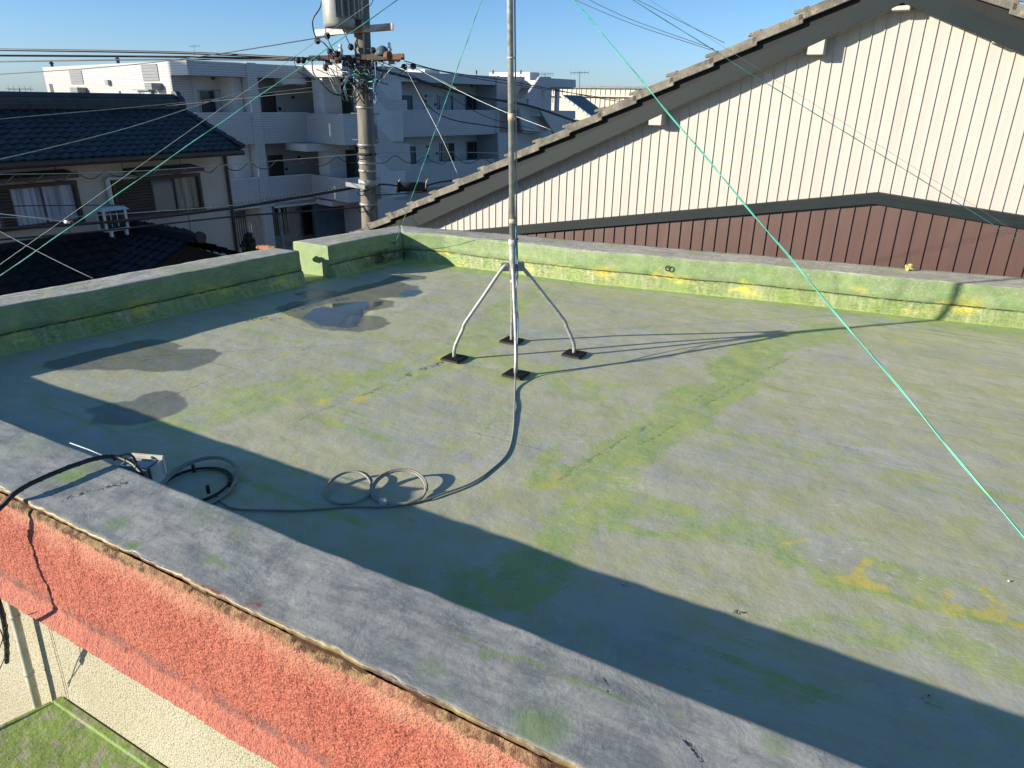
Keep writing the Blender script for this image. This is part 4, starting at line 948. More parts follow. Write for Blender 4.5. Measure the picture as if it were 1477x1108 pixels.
# far side roof, underside, fascia, gutter
MB().prism([h.w(sMin, EO-.02, e0z-.02), h.w(eRs-.05, EO-.02, e0z-.02), h.w(sRid, EO-Wd*cr, e0z+Wd*sr_-.04), h.w(sMin, EO-Wd*cr, e0z+Wd*sr_-.04)], (0, 0, -.10)).build('roof_board', 'dark_wood', lh)
MB().prism([h.w(sMin, EO-Wd*cr, e0z+Wd*sr_), h.w(sRid, EO-Wd*cr, e0z+Wd*sr_), h.w(eRs, EO-2*Wd*cr, e0z), h.w(sMin, EO-2*Wd*cr, e0z)], (0, 0, -.1)).build('back_roof', 'tile_blue', lh)
MB().tube([h.w(sMin, EO+.05, e0z-.08), h.w(eRs-.05, EO+.05, e0z-.08)], .055, 8).build('gutter', 'dark_wood', lh)
sW = h.px(338, 330, 0)[0]
MB().prism([h.w(sMin, 0, GZ), h.w(sW, 0, GZ), h.w(sW, -5.6, GZ), h.w(sMin, -5.6, GZ)], (0, 0, e0z+.15-GZ)).build('wall', 'house_plaster', lh)
MB().tube([h.w(sW-.02, .04, GZ), h.w(sW-.02, .04, e0z-.1)], .04, 8).build('downpipe', 'dark_wood', lh)
for k in range(14):
    s_ = sW-1.15-1.3*k; h.box(MB(), s_-.006, s_+.006, 0, .004, GZ+2.6, e0z).build('wall_joint', 'dark_wood', lh)
def pbox(fr, x0, y0, x1, y1, o0, o1, name, mat, parent, bevel=0.):
    a, zt_ = fr.px((x0), y0, o1); b, zb_ = fr.px(x1, y1, o1); mb = MB(); fr.box(mb, min(a, b), max(a, b), o0, o1, min(zt_, zb_), max(zt_, zb_)); return mb.build(name, mat, parent, bevel=bevel)
def hwin(x0, y0, x1, y1, parts):
    a, z1_ = h.px(x0, y0, .05); b, _ = h.px(x1, y0, .05); _, z0_ = h.px((x0+x1)/2, y1, .05)
    z1_ = h.px((x0+x1)/2, y0, .05)[1]
    fr = MB(); t = .06
    h.box(fr, a-t, b+t, .0, .11, z1_, z1_+t); h.box(fr, a-t, b+t, 0, .13, z0_-t, z0_); h.box(fr, a-t, a, 0, .10, z0_, z1_); h.box(fr, b, b+t, 0, .10, z0_, z1_)
    f = fr.build('window', 'dark_wood', lh)
    for (u0, u1, mat) in parts:
        mb = MB(); h.box(mb, a+(b-a)*u0, a+(b-a)*u1, .004, .05 if mat == 'shutter_brown' else .02, z0_, z1_); mb.build('pane' if mat != 'shutter_brown' else 'shutter', mat, f)
        mb = MB(); h.box(mb, a+(b-a)*u1-.025, a+(b-a)*u1, .021, .06, z0_, z1_); mb.build('stile', 'alu_dark', f)
    return a, b, z0_, z1_
hwin(-62, 272, 106, 327, [(0, .30, 'curtain_folds'), (.30, .42, 'shutter_brown'), (.42, .70, 'curtain_folds'), (.70, 1., 'curtain_folds')])
hwin(163, 259, 284, 307, [(0, .43, 'shutter_brown'), (.43, .71, 'glass_blue'), (.71, 1., 'curtain_folds_beige')])
for x0, x1, y in ((-80, 117, 258.5), (199, 297, 246)):
    a, z_ = h.px(x0, y, .55); b = h.px(x1, y, .55)[0]; z_ = h.px((x0+x1)/2, y+1, .55)[1]
    MB().prism([h.w(a, .0, z_+.075), h.w(a, .50, z_+.015), h.w(a, .50, z_-.05), h.w(a, .0, z_-.02)], h.u*(b-a)).build('awning', 'dark_wood', lh)
MB().tube([h.w(h.px(155, 262, .06)[0], .06, h.px(155, 258, .06)[1]), h.w(h.px(155, 262, .06)[0], .06, GZ)], .05, 8).build('downpipe', 'white_plastic', lh)
MB().tube([h.w(h.px(155, 262, .06)[0], .06, h.px(155, 258, .06)[1]), h.w(h.px(195, 256, .06)[0], .06, h.px(195, 257, .06)[1])], .04, 8).build('drain_pipe', 'white_plastic', lh)
# lower roof against the wall
lr = empty('lower_roof', h.w(-3, 1, -2), 'dark tiled lean to roof below the plaster wall with a small hip', 'roof')
lz = h.px(131, 343, .1)[1]; ls = h.px(214, 338, .1)[0]; p2 = R(25)
dn_ = h.n*math.cos(p2)-np.array([0, 0, math.sin(p2)]); n2 = 16; Wl = n2*.25
o_ = h.w(sMin, .1, lz)+dn_*Wl; nl_ = int((ls-sMin)/.27)
roofplane(h.w(ls-nl_*.27, .1, lz)+dn_*Wl, h.u, -dn_, nl_, n2, .27, .25, .024, .032).build('tiles', 'tile_dark', lr)
lp = MB(); lp.box(h.w((ls+sMin)/2, .06, lz+.05), h.u*(ls-sMin), h.n*.10, (0, 0, .12)); lp.build('flashing', 'slate_metal', lr)
# small gabled roof with its ridge running out from the wall
rs0, rz0 = h.px(189, 330, .1)
q = ray(271, 343); t = (rz0-H)/q[2]; rend = CAM+q*t; ro = (rend-h.P)@h.n; rs1 = (rend-h.P)@h.u; print('small ridge', rs0, rz0, ro, rs1)
ro = max(1.2, min(ro, 5))+.4; 
hp_ = R(24)
for sd in (-1, 1):
    dvx = -sd*h.u*math.cos(hp_)+np.array([0, 0, math.sin(hp_)]); wdt = 9*.25 if sd < 0 else 6*.25
    base = h.w(rs0, .1, rz0)-dvx*wdt
    nn_ = int(ro/.27); roofplane(base, h.n, dvx, nn_, int(wdt/.25), .27, .25, .024, .03).build('hip_tiles', 'tile_dark', lr)
rg = MB(); 
for k in range(int(ro/.26)): rg.tube([h.w(rs0, .1+k*.26, rz0+.12), h.w(rs0, .1+k*.26+.27, rz0+.10)], [.09, .075], 8)
rg.box(h.w(rs0, .1+ro/2, rz0+.04), h.n*ro, h.u*.2, (0, 0, .12)); rg.cyl(h.w(rs0, .1+ro, rz0+.08), h.w(rs0, .1+ro+.08, rz0+.08), .11); rg.build('hip_ridge', 'tile_dark', lr)
gg = ro-.35
MB().prism([h.w(rs0, gg, rz0-.12), h.w(rs0-1.8, gg, rz0-.12-1.8*math.tan(hp_)), h.w(rs0-1.8, gg, GZ), h.w(rs0+1.15, gg, GZ), h.w(rs0+1.15, gg, rz0-.12-1.15*math.tan(hp_))], -h.n*(gg-.12)).build('lower_wall', 'black_gap', lr)
MB().prism([h.w(sMin, .1, lz-.12), h.w(sMin, 3.4, lz-.12-3.3*math.tan(p2)), h.w(sMin, 3.4, GZ), h.w(sMin, .1, GZ)], h.u*(rs0-1.8-sMin)).build('lower_body', 'house_plaster', lr)
# air conditioner on the lower roof
ap = h.w(*[h.px(166, 336, .75)[0]], .75, 0); apz = h.px(166, 336, .75)[1]
ac = empty('air_conditioner', (ap[0], ap[1], apz), 'white outdoor air conditioner unit on legs on the dark lower roof', 'air conditioner')
A_c = np.array([ap[0], ap[1], apz]); hu_, hn_, K = h.u*.84, h.n*.84, .80
kz_ = lambda z: [0, 0, z*K]
MB().box(A_c+kz_(.34), hu_*.50, hn_*.26, kz_(.42)).build('casing', 'glass_dark', ac, bevel=.01)
MB().prism([A_c+hu_*a+hn_*b+np.array(kz_(z)) for a, b, z in ((-.34, .22, .56), (.34, .22, .56), (.26, .1, .64), (-.26, .1, .64))], -hn_*.34).build('lid', 'trim_white', ac, bevel=.01)
for a in (-.25, .25):
    for b in (-.14, .14): MB().box(A_c+hu_*a+hn_*b+kz_(.34), hu_*.05, hn_*.04, kz_(.44)).build('post', 'white_plastic', ac)
MB().box(A_c+kz_(.10), hu_*.62, hn_*.34, kz_(.06)).build('base', 'white_plastic', ac, bevel=.008)
for a in (-.16, .2): MB().box(A_c+hu_*a+hn_*.14+kz_(.02), hu_*.05, hn_*.10, kz_(.16)).build('foot', 'white_plastic', ac, bevel=.008)
for a in (-.1, .05): MB().box(A_c+hu_*a+hn_*.135+kz_(.34), hu_*.012, hn_*.012, kz_(.34)).build('grille_bar', 'white_plastic', ac)

# ------------------------------------------------------------------ apartment block
E1 = np.array([.658, .753, 0]); E1 /= np.linalg.norm(E1); E2 = np.array([-E1[1], E1[0], 0]); AO = np.array([-12.86, 30.0, 3.07])
apt = empty('apartment_building', AO, 'white tiled three storey apartment block with open balconies and stair towers', 'building', rz=math.atan2(E1[1], E1[0]))
def Lw(s_, o_, z_): return AO+E1*s_+E2*o_+np.array([0, 0, z_])
def ab(name, s0, s1, o0, o1, z0, z1, mat, parent=apt): return MB().prism([Lw(s0, o0, z0), Lw(s1, o0, z0), Lw(s1, o1, z0), Lw(s0, o1, z0)], (0, 0, z1-z0)).build(name, mat, parent)
def fr(x, y, off=0.): q = onpl(x, y, AO+E2*off, E2)-AO; return q@E1, q[2]
def lf(x, y, s_=0.): q = onpl(x, y, AO+E1*s_, E1)-AO; return q@E2, q[2]
c2 = lambda x, y: (240+x/4.103, 60+y/4.103); c4 = lambda x, y: (520+x/4.103, 60+y/4.103); c1 = lambda x, y: (x/4.103, 60+y/4.103)
z3 = lambda x, y: (680+x/9.231, 90+y/9.231); z1f = lambda x, y: (430+x/7.033, 80+y/7.033); z2f = lambda x, y: (430+x/7.033, 200+y/7.033)
zg = GZ-AO[2]
BW = 1.6
ab('main_wall', .0, 24.5, BW, 16.5, zg, -.46, 'wall_white')
ab('end_wall', -.06, -.002, BW-.06, 16.5, zg, -.532, 'tile_white')
ab('corner_wall', -.002, .75, BW-.06, BW-.002, zg, -.54, 'tile_white')
ab('roof_band', -.06, 5.2, 0., 16.5, -.53, 0., 'tile_white')
ab('roof_band', 5.2, 8.6, -2.8, 16.45, -.45, .03, 'tile_white')
ab('roof_band', 8.6, 17.75, 0., 16.4, -.47, -.01, 'tile_white')
ab('column', 2.43, 2.86, -.05, 1.58, zg, .02, 'tile_white'); ab('column', 17.75, 18.0, -.05, 1.58, zg, .01, 'tile_white')
for zt_, zb_ in ((-1.94, -3.18), (-4.60, -5.62)):
    ab('balcony_wall', 0.0, 2.43, 0., .12, zb_, zt_, 'tile_white'); ab('balcony_wall', -.05, .07, .12, BW-.07, zb_, zt_, 'tile_white')
    ab('balcony_wall', 2.86, 5.2, 0., .12, zb_, zt_, 'tile_white'); ab('balcony_wall', 5.08, 5.2, -2.8, -.001, zb_, zt_, 'tile_white')
    ab('balcony_wall', 5.2, 6.9, -2.8, -2.68, zb_, zt_, 'tile_white'); ab('floor_slab', 0.02, 5.1, .12, BW, zb_+.01, zb_+.13, 'wall_white')
    ab('floor_slab', 5.2, 8.4, -2.68, BW, zb_+.01, zb_+.13, 'wall_white')
    ab('rail_cap', 0.0, 2.43, -.03, .15, zt_, zt_+.03, 'trim_white'); ab('rail_cap', 2.86, 5.2, -.03, .15, zt_, zt_+.03, 'trim_white'); ab('rail_cap', 5.05, 6.9, -2.83, -2.65, zt_, zt_+.03, 'trim_white')
for zt_, zb_ in ((-1.83, -3.10), (-4.50, -5.75)):
    ab('balcony_wall', 8.4, 17.75, 0., .12, zb_, zt_, 'tile_white'); ab('floor_slab', 8.4, 17.75, .12, BW, zb_+.01, zb_+.13, 'wall_white'); ab('rail_cap', 8.4, 17.75, -.03, .15, zt_, zt_+.03, 'trim_white')
ab('wall_fin', 2.0, 2.40, .5, BW, -3.1, -.54, 'wall_white'); ab('wall_fin', 1.75, 2.40, .5, BW, -5.5, -3.2, 'wall_white')
for zt_, zb_ in ((-.46, -3.1), (-3.19, -5.6)):
    ab('wall_pier', 5.35, 6.3, -1.1, -.3, zb_, zt_, 'wall_white'); ab('front_wall', 6.5, 8.4, -2.79, -2.7, zb_, zt_, 'wall_white'); ab('wall_pier', 6.7, 7.2, .2, 1.2, zb_, zt_, 'wall_white'); ab('wall_pier', 7.9, 8.5, -2.6, 1.5, zb_, zt_, 'wall_white')
ab('beam', 4.0, 5.2, -.1, .5, -.75, -.54, 'wall_white'); ab('beam', 4.2, 6.8, -1.2, .5, -3.5, -3.2, 'wall_white')
def win(x0, y0, x1, y1, off, cf, kind='window', pane='glass_dark', mull=1, cur=None):
    a, zt_ = fr(*cf(x0, y0), off); b, zb_ = fr(*cf(x1, y1), off)
    zt_, zb_ = max(zt_, zb_), min(zt_, zb_)
    t = .05; f = MB()
    for q_ in ((a-t, b+t, zt_, zt_+t), (a-t, b+t, zb_-t, zb_), (a-t, a, zb_, zt_), (b, b+t, zb_, zt_)): f.prism([Lw(q_[0], off-.06, q_[2]), Lw(q_[1], off-.06, q_[2]), Lw(q_[1], off, q_[2]), Lw(q_[0], off, q_[2])], (0, 0, q_[3]-q_[2]))
    for k in range(1, mull+1):
        m_ = a+(b-a)*k/(mull+1); f.prism([Lw(m_-.02, off-.05, zb_), Lw(m_+.02, off-.05, zb_), Lw(m_+.02, off, zb_), Lw(m_-.02, off, zb_)], (0, 0, zt_-zb_))
    w_ = f.build(kind, 'alu_frame' if kind == 'window' else 'alu_dark', apt)
    ab('pane' if kind == 'window' else 'leaf', a, b, off-.025, off-.004, zb_, zt_, pane, w_)
    if cur: ab('curtain', a+(b-a)*cur[0], a+(b-a)*cur[1], off-.035, off-.026, zb_, zt_, cur[2], w_)
    return w_
W0 = BW
win(190, 290, 385, 445, W0, c2, mull=1, cur=(.5, 1, 'curtain_grey')); win(345, 680, 440, 840, W0, c2, pane='glass_blue', mull=1)
win(562, 312, 648, 440, W0, c2, 'door', 'door_dark', 0); win(605, 680, 692, 810, W0, c2, 'door', 'door_dark', 0)
win(400, 1010, 570, 1200, W0, c2, pane='glass_blue', mull=1); win(630, 985, 770, 1130, .6, c2, mull=1, cur=(.6, 1, 'curtain_beige')); win(805, 985, 890, 1130, 1.2, c2, 'door', 'door_dark', 0)
win(248, 324, 303, 440, W0, c4, 'door', 'door_blue', 0); win(458, 322, 543, 412, W0, c4, cur=(.1, .9, 'curtain_grey')); win(622, 322, 696, 412, W0, c4); win(738, 328, 794, 410, W0, c4, 'door', 'door_dark', 0)
win(292, 628, 324, 760, W0, c4, 'door', 'door_blue', 0); win(470, 605, 552, 703, W0, c4, cur=(.1, .6, 'curtain_beige')); win(629, 597, 704, 690, W0, c4); win(742, 597, 795, 690, W0, c4, 'door', 'door_dark', 0)
bars = []
for x0, x1, cfy in ((400, 570, 1010), (630, 775, 985)):
    f = MB()
    for k in range(14):
        s_ = fr(*c2(x0+(x1-x0)*k/13, cfy), .3)[0]; f.prism([Lw(s_-.012, .25, zg+.6), Lw(s_+.012, .25, zg+.6), Lw(s_+.012, .28, zg+.6), Lw(s_-.012, .28, zg+.6)], (0, 0, 1.9))
    f.build('window_grille', 'curtain_beige', apt)
ab('ground_wall', .3, 2.43, .35, .5, zg, zg+.95, 'tile_white'); ab('ground_wall', 2.86, 6.2, .30, .42, zg, zg+.95, 'tile_white'); ab('ground_slab', 0, 8, 0.0, 1.6, -5.85, -5.63, 'wall_white')
# round vents, meters
for (x, y, cf) in ((750, 330, c2), (670, 398, c2), (785, 685, c2), (710, 755, c2), (670, 243, c2), (275, 216, c2), (388, 322, c4), (386, 352, c4), (387, 385, c4), (444, 372, c4), (398, 622, c4), (399, 650, c4), (400, 678, c4), (455, 662, c4), (220, 262, c4), (494, 268, c4), (658, 262, c4), (238, 578, c4)):
    s_, z_ = fr(*cf(x, y), W0-.03); MB().cyl(Lw(s_, W0-.07, z_), Lw(s_, W0, z_), .07, None, 10).build('wall_vent', 'alu_dark', apt)
s_, z_ = fr(*c4(185, 272), .9); ab('meter_box', s_-.35, s_+.35, .8, 1.2, z_-.2, z_+.2, 'trim_white')
# stair walls of the tower and end block
def spoly(name, pts, cf, off, th, mat='tile_white'):
    P = [Lw(fr(*cf(x, y), off)[0], off, fr(*cf(x, y), off)[1]) for x, y in pts]; return MB().prism(P, E2*th).build(name, mat, apt)
spoly('stair_wall', [(720, 205), (925, 445), (1105, 452), (1105, 556), (915, 560), (720, 345)], z1f, -2.8, .15)
spoly('stair_wall', [(735, 640), (965, 890), (1130, 893), (1150, 1165), (955, 1178), (740, 975)], z1f, -2.8, .15)
spoly('stair_wall', [(770, 415), (990, 620), (1160, 625), (1160, 900), (770, 900)], z2f, -2.8, .15)
spoly('stair_soffit', [(720, 350), (912, 562), (735, 575)], z1f, -2.55, 1.2, 'wall_white'); spoly('stair_soffit', [(760, 1000), (950, 1182), (775, 1190)], z1f, -2.55, 1.2, 'wall_white')
spoly('stair_wall', [(340, 190), (710, 190), (710, 268), (570, 482), (340, 492)], z3, 0., .15); spoly('balcony_wall', [(340, 500), (760, 490), (760, 600), (345, 605)], z3, -.2, .15)
spoly('balcony_wall', [(350, 935), (760, 935), (900, 950), (900, 1300), (360, 1300)], z3, -.2, .15)
spoly('stair_wall', [(910, 192), (1055, 192), (1058, 212), (1390, 232), (1390, 338), (1045, 325), (1045, 360), (930, 366), (925, 540), (1000, 640), (1385, 645), (1385, 750), (1290, 775), (1200, 1100), (1060, 875), (890, 598), (762, 600), (762, 490), (700, 490), (830, 312)], z3, -1.5, .15)
s_, z_ = fr(*z3(1145, 330), -1.2); ab('column', s_-.12, s_+.12, -1.3, -1.1, z_-1.6, z_, 'wall_white')
s0_, zz_ = fr(*z3(920, 200), -1.5); s1_, _ = fr(*z3(1390, 232), -1.5)
ab('tower_roof', s0_+.1, s1_, -1.35, 6, zz_-.55, zz_-.15, 'wall_white'); ab('tower_floor', s0_, s1_, -1.35, 3, zz_-2.1, zz_-1.95, 'wall_white'); ab('tower_wall', s0_-.4, s1_-2.4, 1.0, 6, zg, zz_-.3, 'wall_white')
ab('side_wall', 18.0, 24.0, .9, 1.55, zg, -.5, 'wall_white')
spoly('stair_soffit', [(640, 605), (885, 602), (1060, 870), (930, 950), (700, 930)], z3, -.9, .2, 'wall_white'); win(580, 640, 668, 930, .85, z3, 'door', 'door_blue', 0)
# roof top pieces
s_, z_ = fr(*z3(830, 260), 1.5); ab('parapet_end', s_-.4, s_+.5, 1.5, 5, z_-.2, z_+.55, 'wall_white')
s_, _ = fr(*c4(390, 160), 5.); ab('roof_hatch', s_-.6, s_+.6, 4.5, 6, -.02, .35, 'wall_white')
# left end wall details
def lrect(name, x0, y0, x1, y1, mat, t=.03):
    a, za_ = lf(*c1(x0, y0), -.06); b, zb_ = lf(*c1(x1, y1), -.06); a, b = sorted((a, b)); za_, zb_ = sorted((za_, zb_)); return ab(name, -.06-t, -.058, a, b, za_, zb_, mat)
lrect('tile_panel', 410, 172, 498, 252, 'tile_grey'); lrect('tile_panel', 836, 136, 945, 232, 'tile_grey')
lrect('wall_niche', 290, 250, 330, 345, 'alu_dark', .01)
for x0, x1, y0, y1 in ((400, 478, 308, 400), (830, 925, 290, 400)):
    lrect('bay_window', x0, y0, x1, y1, 'alu_frame', .12); lrect('bay_pane', x0+14, y0+6, x0+34, y1, 'glass_blue', .13); lrect('bay_pane', x0+44, y0+6, x1-6, y1, 'curtain_grey', .13)
for x0, x1, y0, y1 in ((470, 520, 272, 303), (917, 965, 247, 285)): lrect('hood', x0, y0, x1, y1, 'tile_grey', .45)
lrect('narrow_window', 705, 293, 733, 400, 'glass_dark', .02); lrect('vent_hood', 636, 228, 660, 258, 'alu_frame', .15); lrect('bay_roof', 395, 300, 475, 309, 'alu_frame', .3); lrect('bay_roof', 825, 282, 920, 291, 'alu_frame', .3)
for x, y, hh in ((700, 137, .35), (312, 168, .35)):
    o_l, z_ = lf(*c1(x, y), .3); MB().cyl(Lw(.3, o_l, -.01), Lw(.3, o_l, .18), .08).build('roof_vent', 'alu_dark', apt); MB().cyl(Lw(.3, o_l, .18), Lw(.3, o_l, .28), .14, .05).build('vent_cap', 'alu_dark', apt)
# entrance canopy
q = ray(*z2f(350, 690)); t = (AO[2]-5.95-H)/q[2]; cc = CAM+q*t-AO; cs, co_ = cc@E1, cc@E2; print('ENTR', cs, co_)
ab('entrance_canopy', cs, cs+3.6, co_, 0.0, -5.95, -5.72, 'wall_white'); MB().tube([Lw(cs-1.7, co_+1.8, zg), Lw(cs-1.7, co_+1.8, -5.9)], .07, 10).build('entrance_post', 'trim_white', apt)
ab('entrance_canopy', cs-2.2, cs, co_+1.3, 0., -5.95, -5.72, 'wall_white')
ab('entrance_wall', cs+1.6, cs+3.5, -1.2, .3, zg, -5.95, 'tile_white'); ab('entrance_back', cs-.1, cs+1.6, .1, .3, zg, -5.95, 'door_blue')

# TV antennas
def antenna(px, py0, py1, Y, label, arms, sc_=1.):
    b = aty(px, py1, Y); t = aty(px, py0, Y); hgt_ = t[2]-b[2]
    a = empty('tv_antenna', b, label, 'antenna')
    MB().cyl(b, t, .018*sc_).build('pole', 'alu_dark', a)
    bm = MB(); L = .55*sc_; bm.cyl(t+[-L, 0, -.1], t+[L, 0, -.06], .015*sc_)
    for k in range(arms): x = -L+2*L*k/(arms-1); bm.cyl(t+[x, -.2*sc_, -.08], t+[x, .2*sc_, -.08], .01*sc_); bm.cyl(t+[x, 0, -.08-.15*sc_], t+[x, 0, -.08+.15*sc_], .008*sc_)
    bm.build('yagi_arm', 'alu_dark', a)
antenna(836, 103, 138, 48, 'thin tv antenna behind the end of the apartment block', 6, 1.0)
antenna(28, 127, 148, 60, 'distant antenna at the left edge above the tiled ridge', 5, 1.6)
antenna(280, 64, 90, 36, 'small antenna mast on the apartment roof corner', 4, .4)
antenna(786, 105, 113, 52, 'low antenna on the far end of the apartment roof', 8, 1.0)
for px in (687, 711, 751):
    b = aty(px, 112, 46); tag(MB().cyl(b-[0, 0, .4], b+[0, 0, .3], .02).cyl(b+[0, 0, .2], b+[0, 0, .4], .06).build('lightning_rod', 'alu_dark'), {687: 'first small rod on the apartment roof, left of the mast', 711: 'second small rod on the apartment roof, left of the mast', 751: 'small rod on the apartment roof, right of the mast'}[px], 'rod', 'small rods on the apartment roof')

# background buildings
fb = PF(aty(900, 140, 75)[:2], (.93, -.37)); fac = empty('factory_building', fb.w(0, 0, GZ), 'long low beige factory hall behind the apartment block', 'building')
zt_ = fb.px(860, 127.5)[1]; fb.box(MB(), -10, 30, -20, 0, GZ, zt_).build('wall', 'factory_beige', fac); fb.box(MB(), -10.3, 30.3, -20, .25, zt_, zt_+.2).build('roof_edge', 'alu_frame', fac)
rbm = MB()
for k in range(80): fb.box(rbm, -10+k*.5, -10+k*.5+.06, 0, .06, GZ, zt_)
rbm.build('ribs', 'factory_beige', fac); zc_ = fb.px(860, 138)[1]; fb.box(MB(), -10, 30, .0, .35, zc_-.1, zc_, ).build('ledge', 'factory_beige', fac)
kb = PF(aty(840, 160, 55)[:2], (.90, -.43)); kz = empty('cream_house', kb.w(0, 0, GZ), 'small cream house with a dark tiled roof before the factory', 'house')
pts = [kb.px(x, y) for x, y in (z3(1218, 475), z3(1480, 640))]
a0, z0_ = kb.px(812, 141); a1, z1_ = kb.px(845, 162); z2_ = kb.px(858, 141)[1]
MB().prism([kb.w(a0-2.6, 0, GZ), kb.w(a1+1, 0, GZ), kb.w(a1+1, 0, z1_-.6), kb.w(a0, 0, z0_), kb.w(a0-2.6, 0, z1_-.3)], -kb.n*.3).build('wall', 'factory_beige', kz)
rr0 = kb.w(a0, .3, z0_+.05); rr1 = kb.w(a1+1.4, .3, z1_-.95); away = -kb.n*4.2
MB().prism([rr0, rr1, rr1+away, rr0+away], (0, 0, .15)).build('roof', 'tile_brown', kz)
vg = MB()
for k in range(9): p = rr0+(rr1-rr0)*(k/9); vg.cyl(p+[0, 0, .12], p+(rr1-rr0)/11+[0, 0, .08], .10, None, 8)
vg.build('verge', 'white_plastic', kz)

# shrub by the house corner
sh = aty(360, 352, 19); sh[2] = GZ
shr = empty('shrub', sh, 'dark shrub between the plaster house and the apartment block', 'shrub')
tz = aty(360, 342, 19)[2]
MB().cyl(sh, [sh[0], sh[1], tz-.5], .08, .03).build('trunk', 'bark', shr)
fo = MB()
for i in range(2600):
    a = random.uniform(0, 6.28); zz = random.uniform(-2.4, 0); rr = random.uniform(.1, 1)**.5*(.42-.05*zz)*(.6+.5*mn.noise(Vector((a, zz*2, 0))))*min(1, .25-zz*1.1)
    c = Vector((sh[0]+math.cos(a)*rr, sh[1]+math.sin(a)*rr, tz+.1+zz)); d = Vector((random.gauss(0, 1), random.gauss(0, 1), random.gauss(0, 1))).normalized()*.05; e = d.orthogonal().normalized()*.03
    k = len(fo.v); fo.v += [tuple(c-d), tuple(c+e), tuple(c+d), tuple(c-e)]; fo.f.append((k, k+1, k+2, k+3))
fo.build('leaves', 'foliage', shr)

# ------------------------------------------------------------------ utility pole
UY = 12.6
p0, p1 = aty(533.5, 318, UY), aty(520.5, 0, UY); ud = (p1-p0)/(p1[2]-p0[2])
def up_(z): return p0+ud*(z-p0[2])
def uz(py): return aty(525, py, UY)[2]
pole = empty('utility_pole', up_(GZ), 'weathered concrete utility pole with transformer and rusty crossarms', 'pole')
ztop = uz(-60)
MB().tube([up_(GZ), up_(ztop)], [.175, .125], 24).build('shaft', 'pole_concrete', pole, True)
def pxw(x, y, Y=UY): return aty(x, y, Y)
for y_, r_ in ((155, .150), (209, .152), (222, .153), (246, .155), (262, .157), (294, .160), (97, .145), (112, .147), (235, .1535)):
    z_ = uz(y_); MB().cyl(up_(z_-.018), up_(z_+.018), r_+.004, None, 20).build('band', 'galvanized' if y_ != 222 else 'rubber', pole, True)
zz_ = uz(263); MB().cyl(up_(zz_-.05), up_(zz_+.05), .172, None, 20).build('clamp', 'galvanized', pole, True)
for y_, sd in ((164, 1), (164, -1), (202, 1), (202, -1), (235, 1), (270, 1), (135, 1)):
    z_ = uz(y_); c = up_(z_); MB().cyl(c+[sd*.13, -.02, 0], c+[sd*.24, -.03, 0], .012).build('step_bolt', 'galvanized', pole)
MB().box(pxw(513, 268, 12.35), (.32, 0, -.05), (0, .06, 0), (0, 0, .07)).build('bracket_arm', 'white_plastic', pole, bevel=.004)
# crossarms
a0, a1 = aty(446, 84, 12.75), aty(583, 82, 12.15); am = a0+(a1-a0)*.62; MB().box((a0+am)/2, am-a0, (0, .09, 0), (0, 0, .075)).build('crossarm', 'rubber', pole, bevel=.006); MB().box((am+a1)/2, a1-am, (0, .085, 0), (0, 0, .085)).build('rusty_arm_end', 'rusty_steel', pole, bevel=.006)
b0, b1 = aty(455, 48, 12.8), aty(567, 38.5, 12.2); MB().box((b0+b1)/2, b1-b0, (0, .08, 0), (0, 0, .10)).build('crossarm', 'painted_arm', pole, bevel=.006)
a0b, a1b = a0+[0, .25, 0], a1+[0, .25, 0]; MB().box((a0b+a1b)/2, (a1b-a0b)*.9, (0, .08, 0), (0, 0, .06)).build('crossarm', 'rubber', pole, bevel=.006)
# transformer
tb = aty(490, 41, 12.3); th_ = aty(490, -25, 12.3)[2]-tb[2]
MB().lathe(tb, [(.20, 0), (.235, .02), (.245, .06), (.245, th_-.1), (.20, th_)], 28).build('transformer', 'transformer_grey', pole, True)
tf = MB()
for k in range(7):
    an = R(-85+k*17); dx_, dy_ = math.cos(an), math.sin(an); tf.box(tb+[dx_*.29, dy_*.29, th_/2+.05], (dx_*.14, dy_*.14, 0), (-dy_*.02, dx_*.02, 0), (0, 0, th_*.72))
tf.build('cooling_fins', 'transformer_grey', pole)
def insul(p, r=.045, mat='porcelain', name='insulator'):
    if mat == 'rubber':
        MB().lathe(p+np.array([0, 0, .02]), [(r*.4, 0), (r*1.0, .02), (r*1.3, .05), (r*1.0, .085), (r*.4, .10)], 12).build(name, mat, pole, True); return
    MB().lathe(p, [(r*.5, 0), (r*.9, .02), (r*.6, .04), (r, .06), (r*.7, .09), (r*.5, .12), (r*.6, .15), (r*.3, .17)], 12).build(name, mat, pole, True)
for x, y in ((492, 79), (562, 77)): insul(aty(x, y+1, 12.45))
for x, y in ((458, 57), (478, 78), (476, 73), (506, 66), (538, 71), (472, 50), (486, 76), (540, 90), (470, 96), (437, 85), (498, 90), (507, 93), (596, 94), (583, 95), (430, 85)): insul(aty(x, y+2, 12.4)-[0, 0, .07], .040, 'rubber', 'black_insulator')
MB().lathe(aty(552, 80, 12.3), [(.10, 0), (.11, .03), (.09, .10), (.03, .14)], 16).build('glass_insulator', 'glass_blue', pole, True)
MB().cyl(aty(557, 81, 12.02), aty(562, 81, 11.98), .07, None, 12).build('rust_disc', 'rusty_steel', pole)
random.seed(11)
for k in range(46):     # clamps and fittings along the arm
    x = random.uniform(446, 578); p = aty(x, 84+random.uniform(-3, 7), 12.4+random.uniform(-.1, .3)); s_ = random.uniform(.03, .07)
    MB().box(p, (s_*1.6, 0, random.uniform(-.02, .02)), (0, s_, 0), (0, 0, s_*random.uniform(.6, 1.4))).build('line_clamp', random.choice(['rubber', 'rubber', 'rusty_steel', 'galvanized']), pole, bevel=.005)

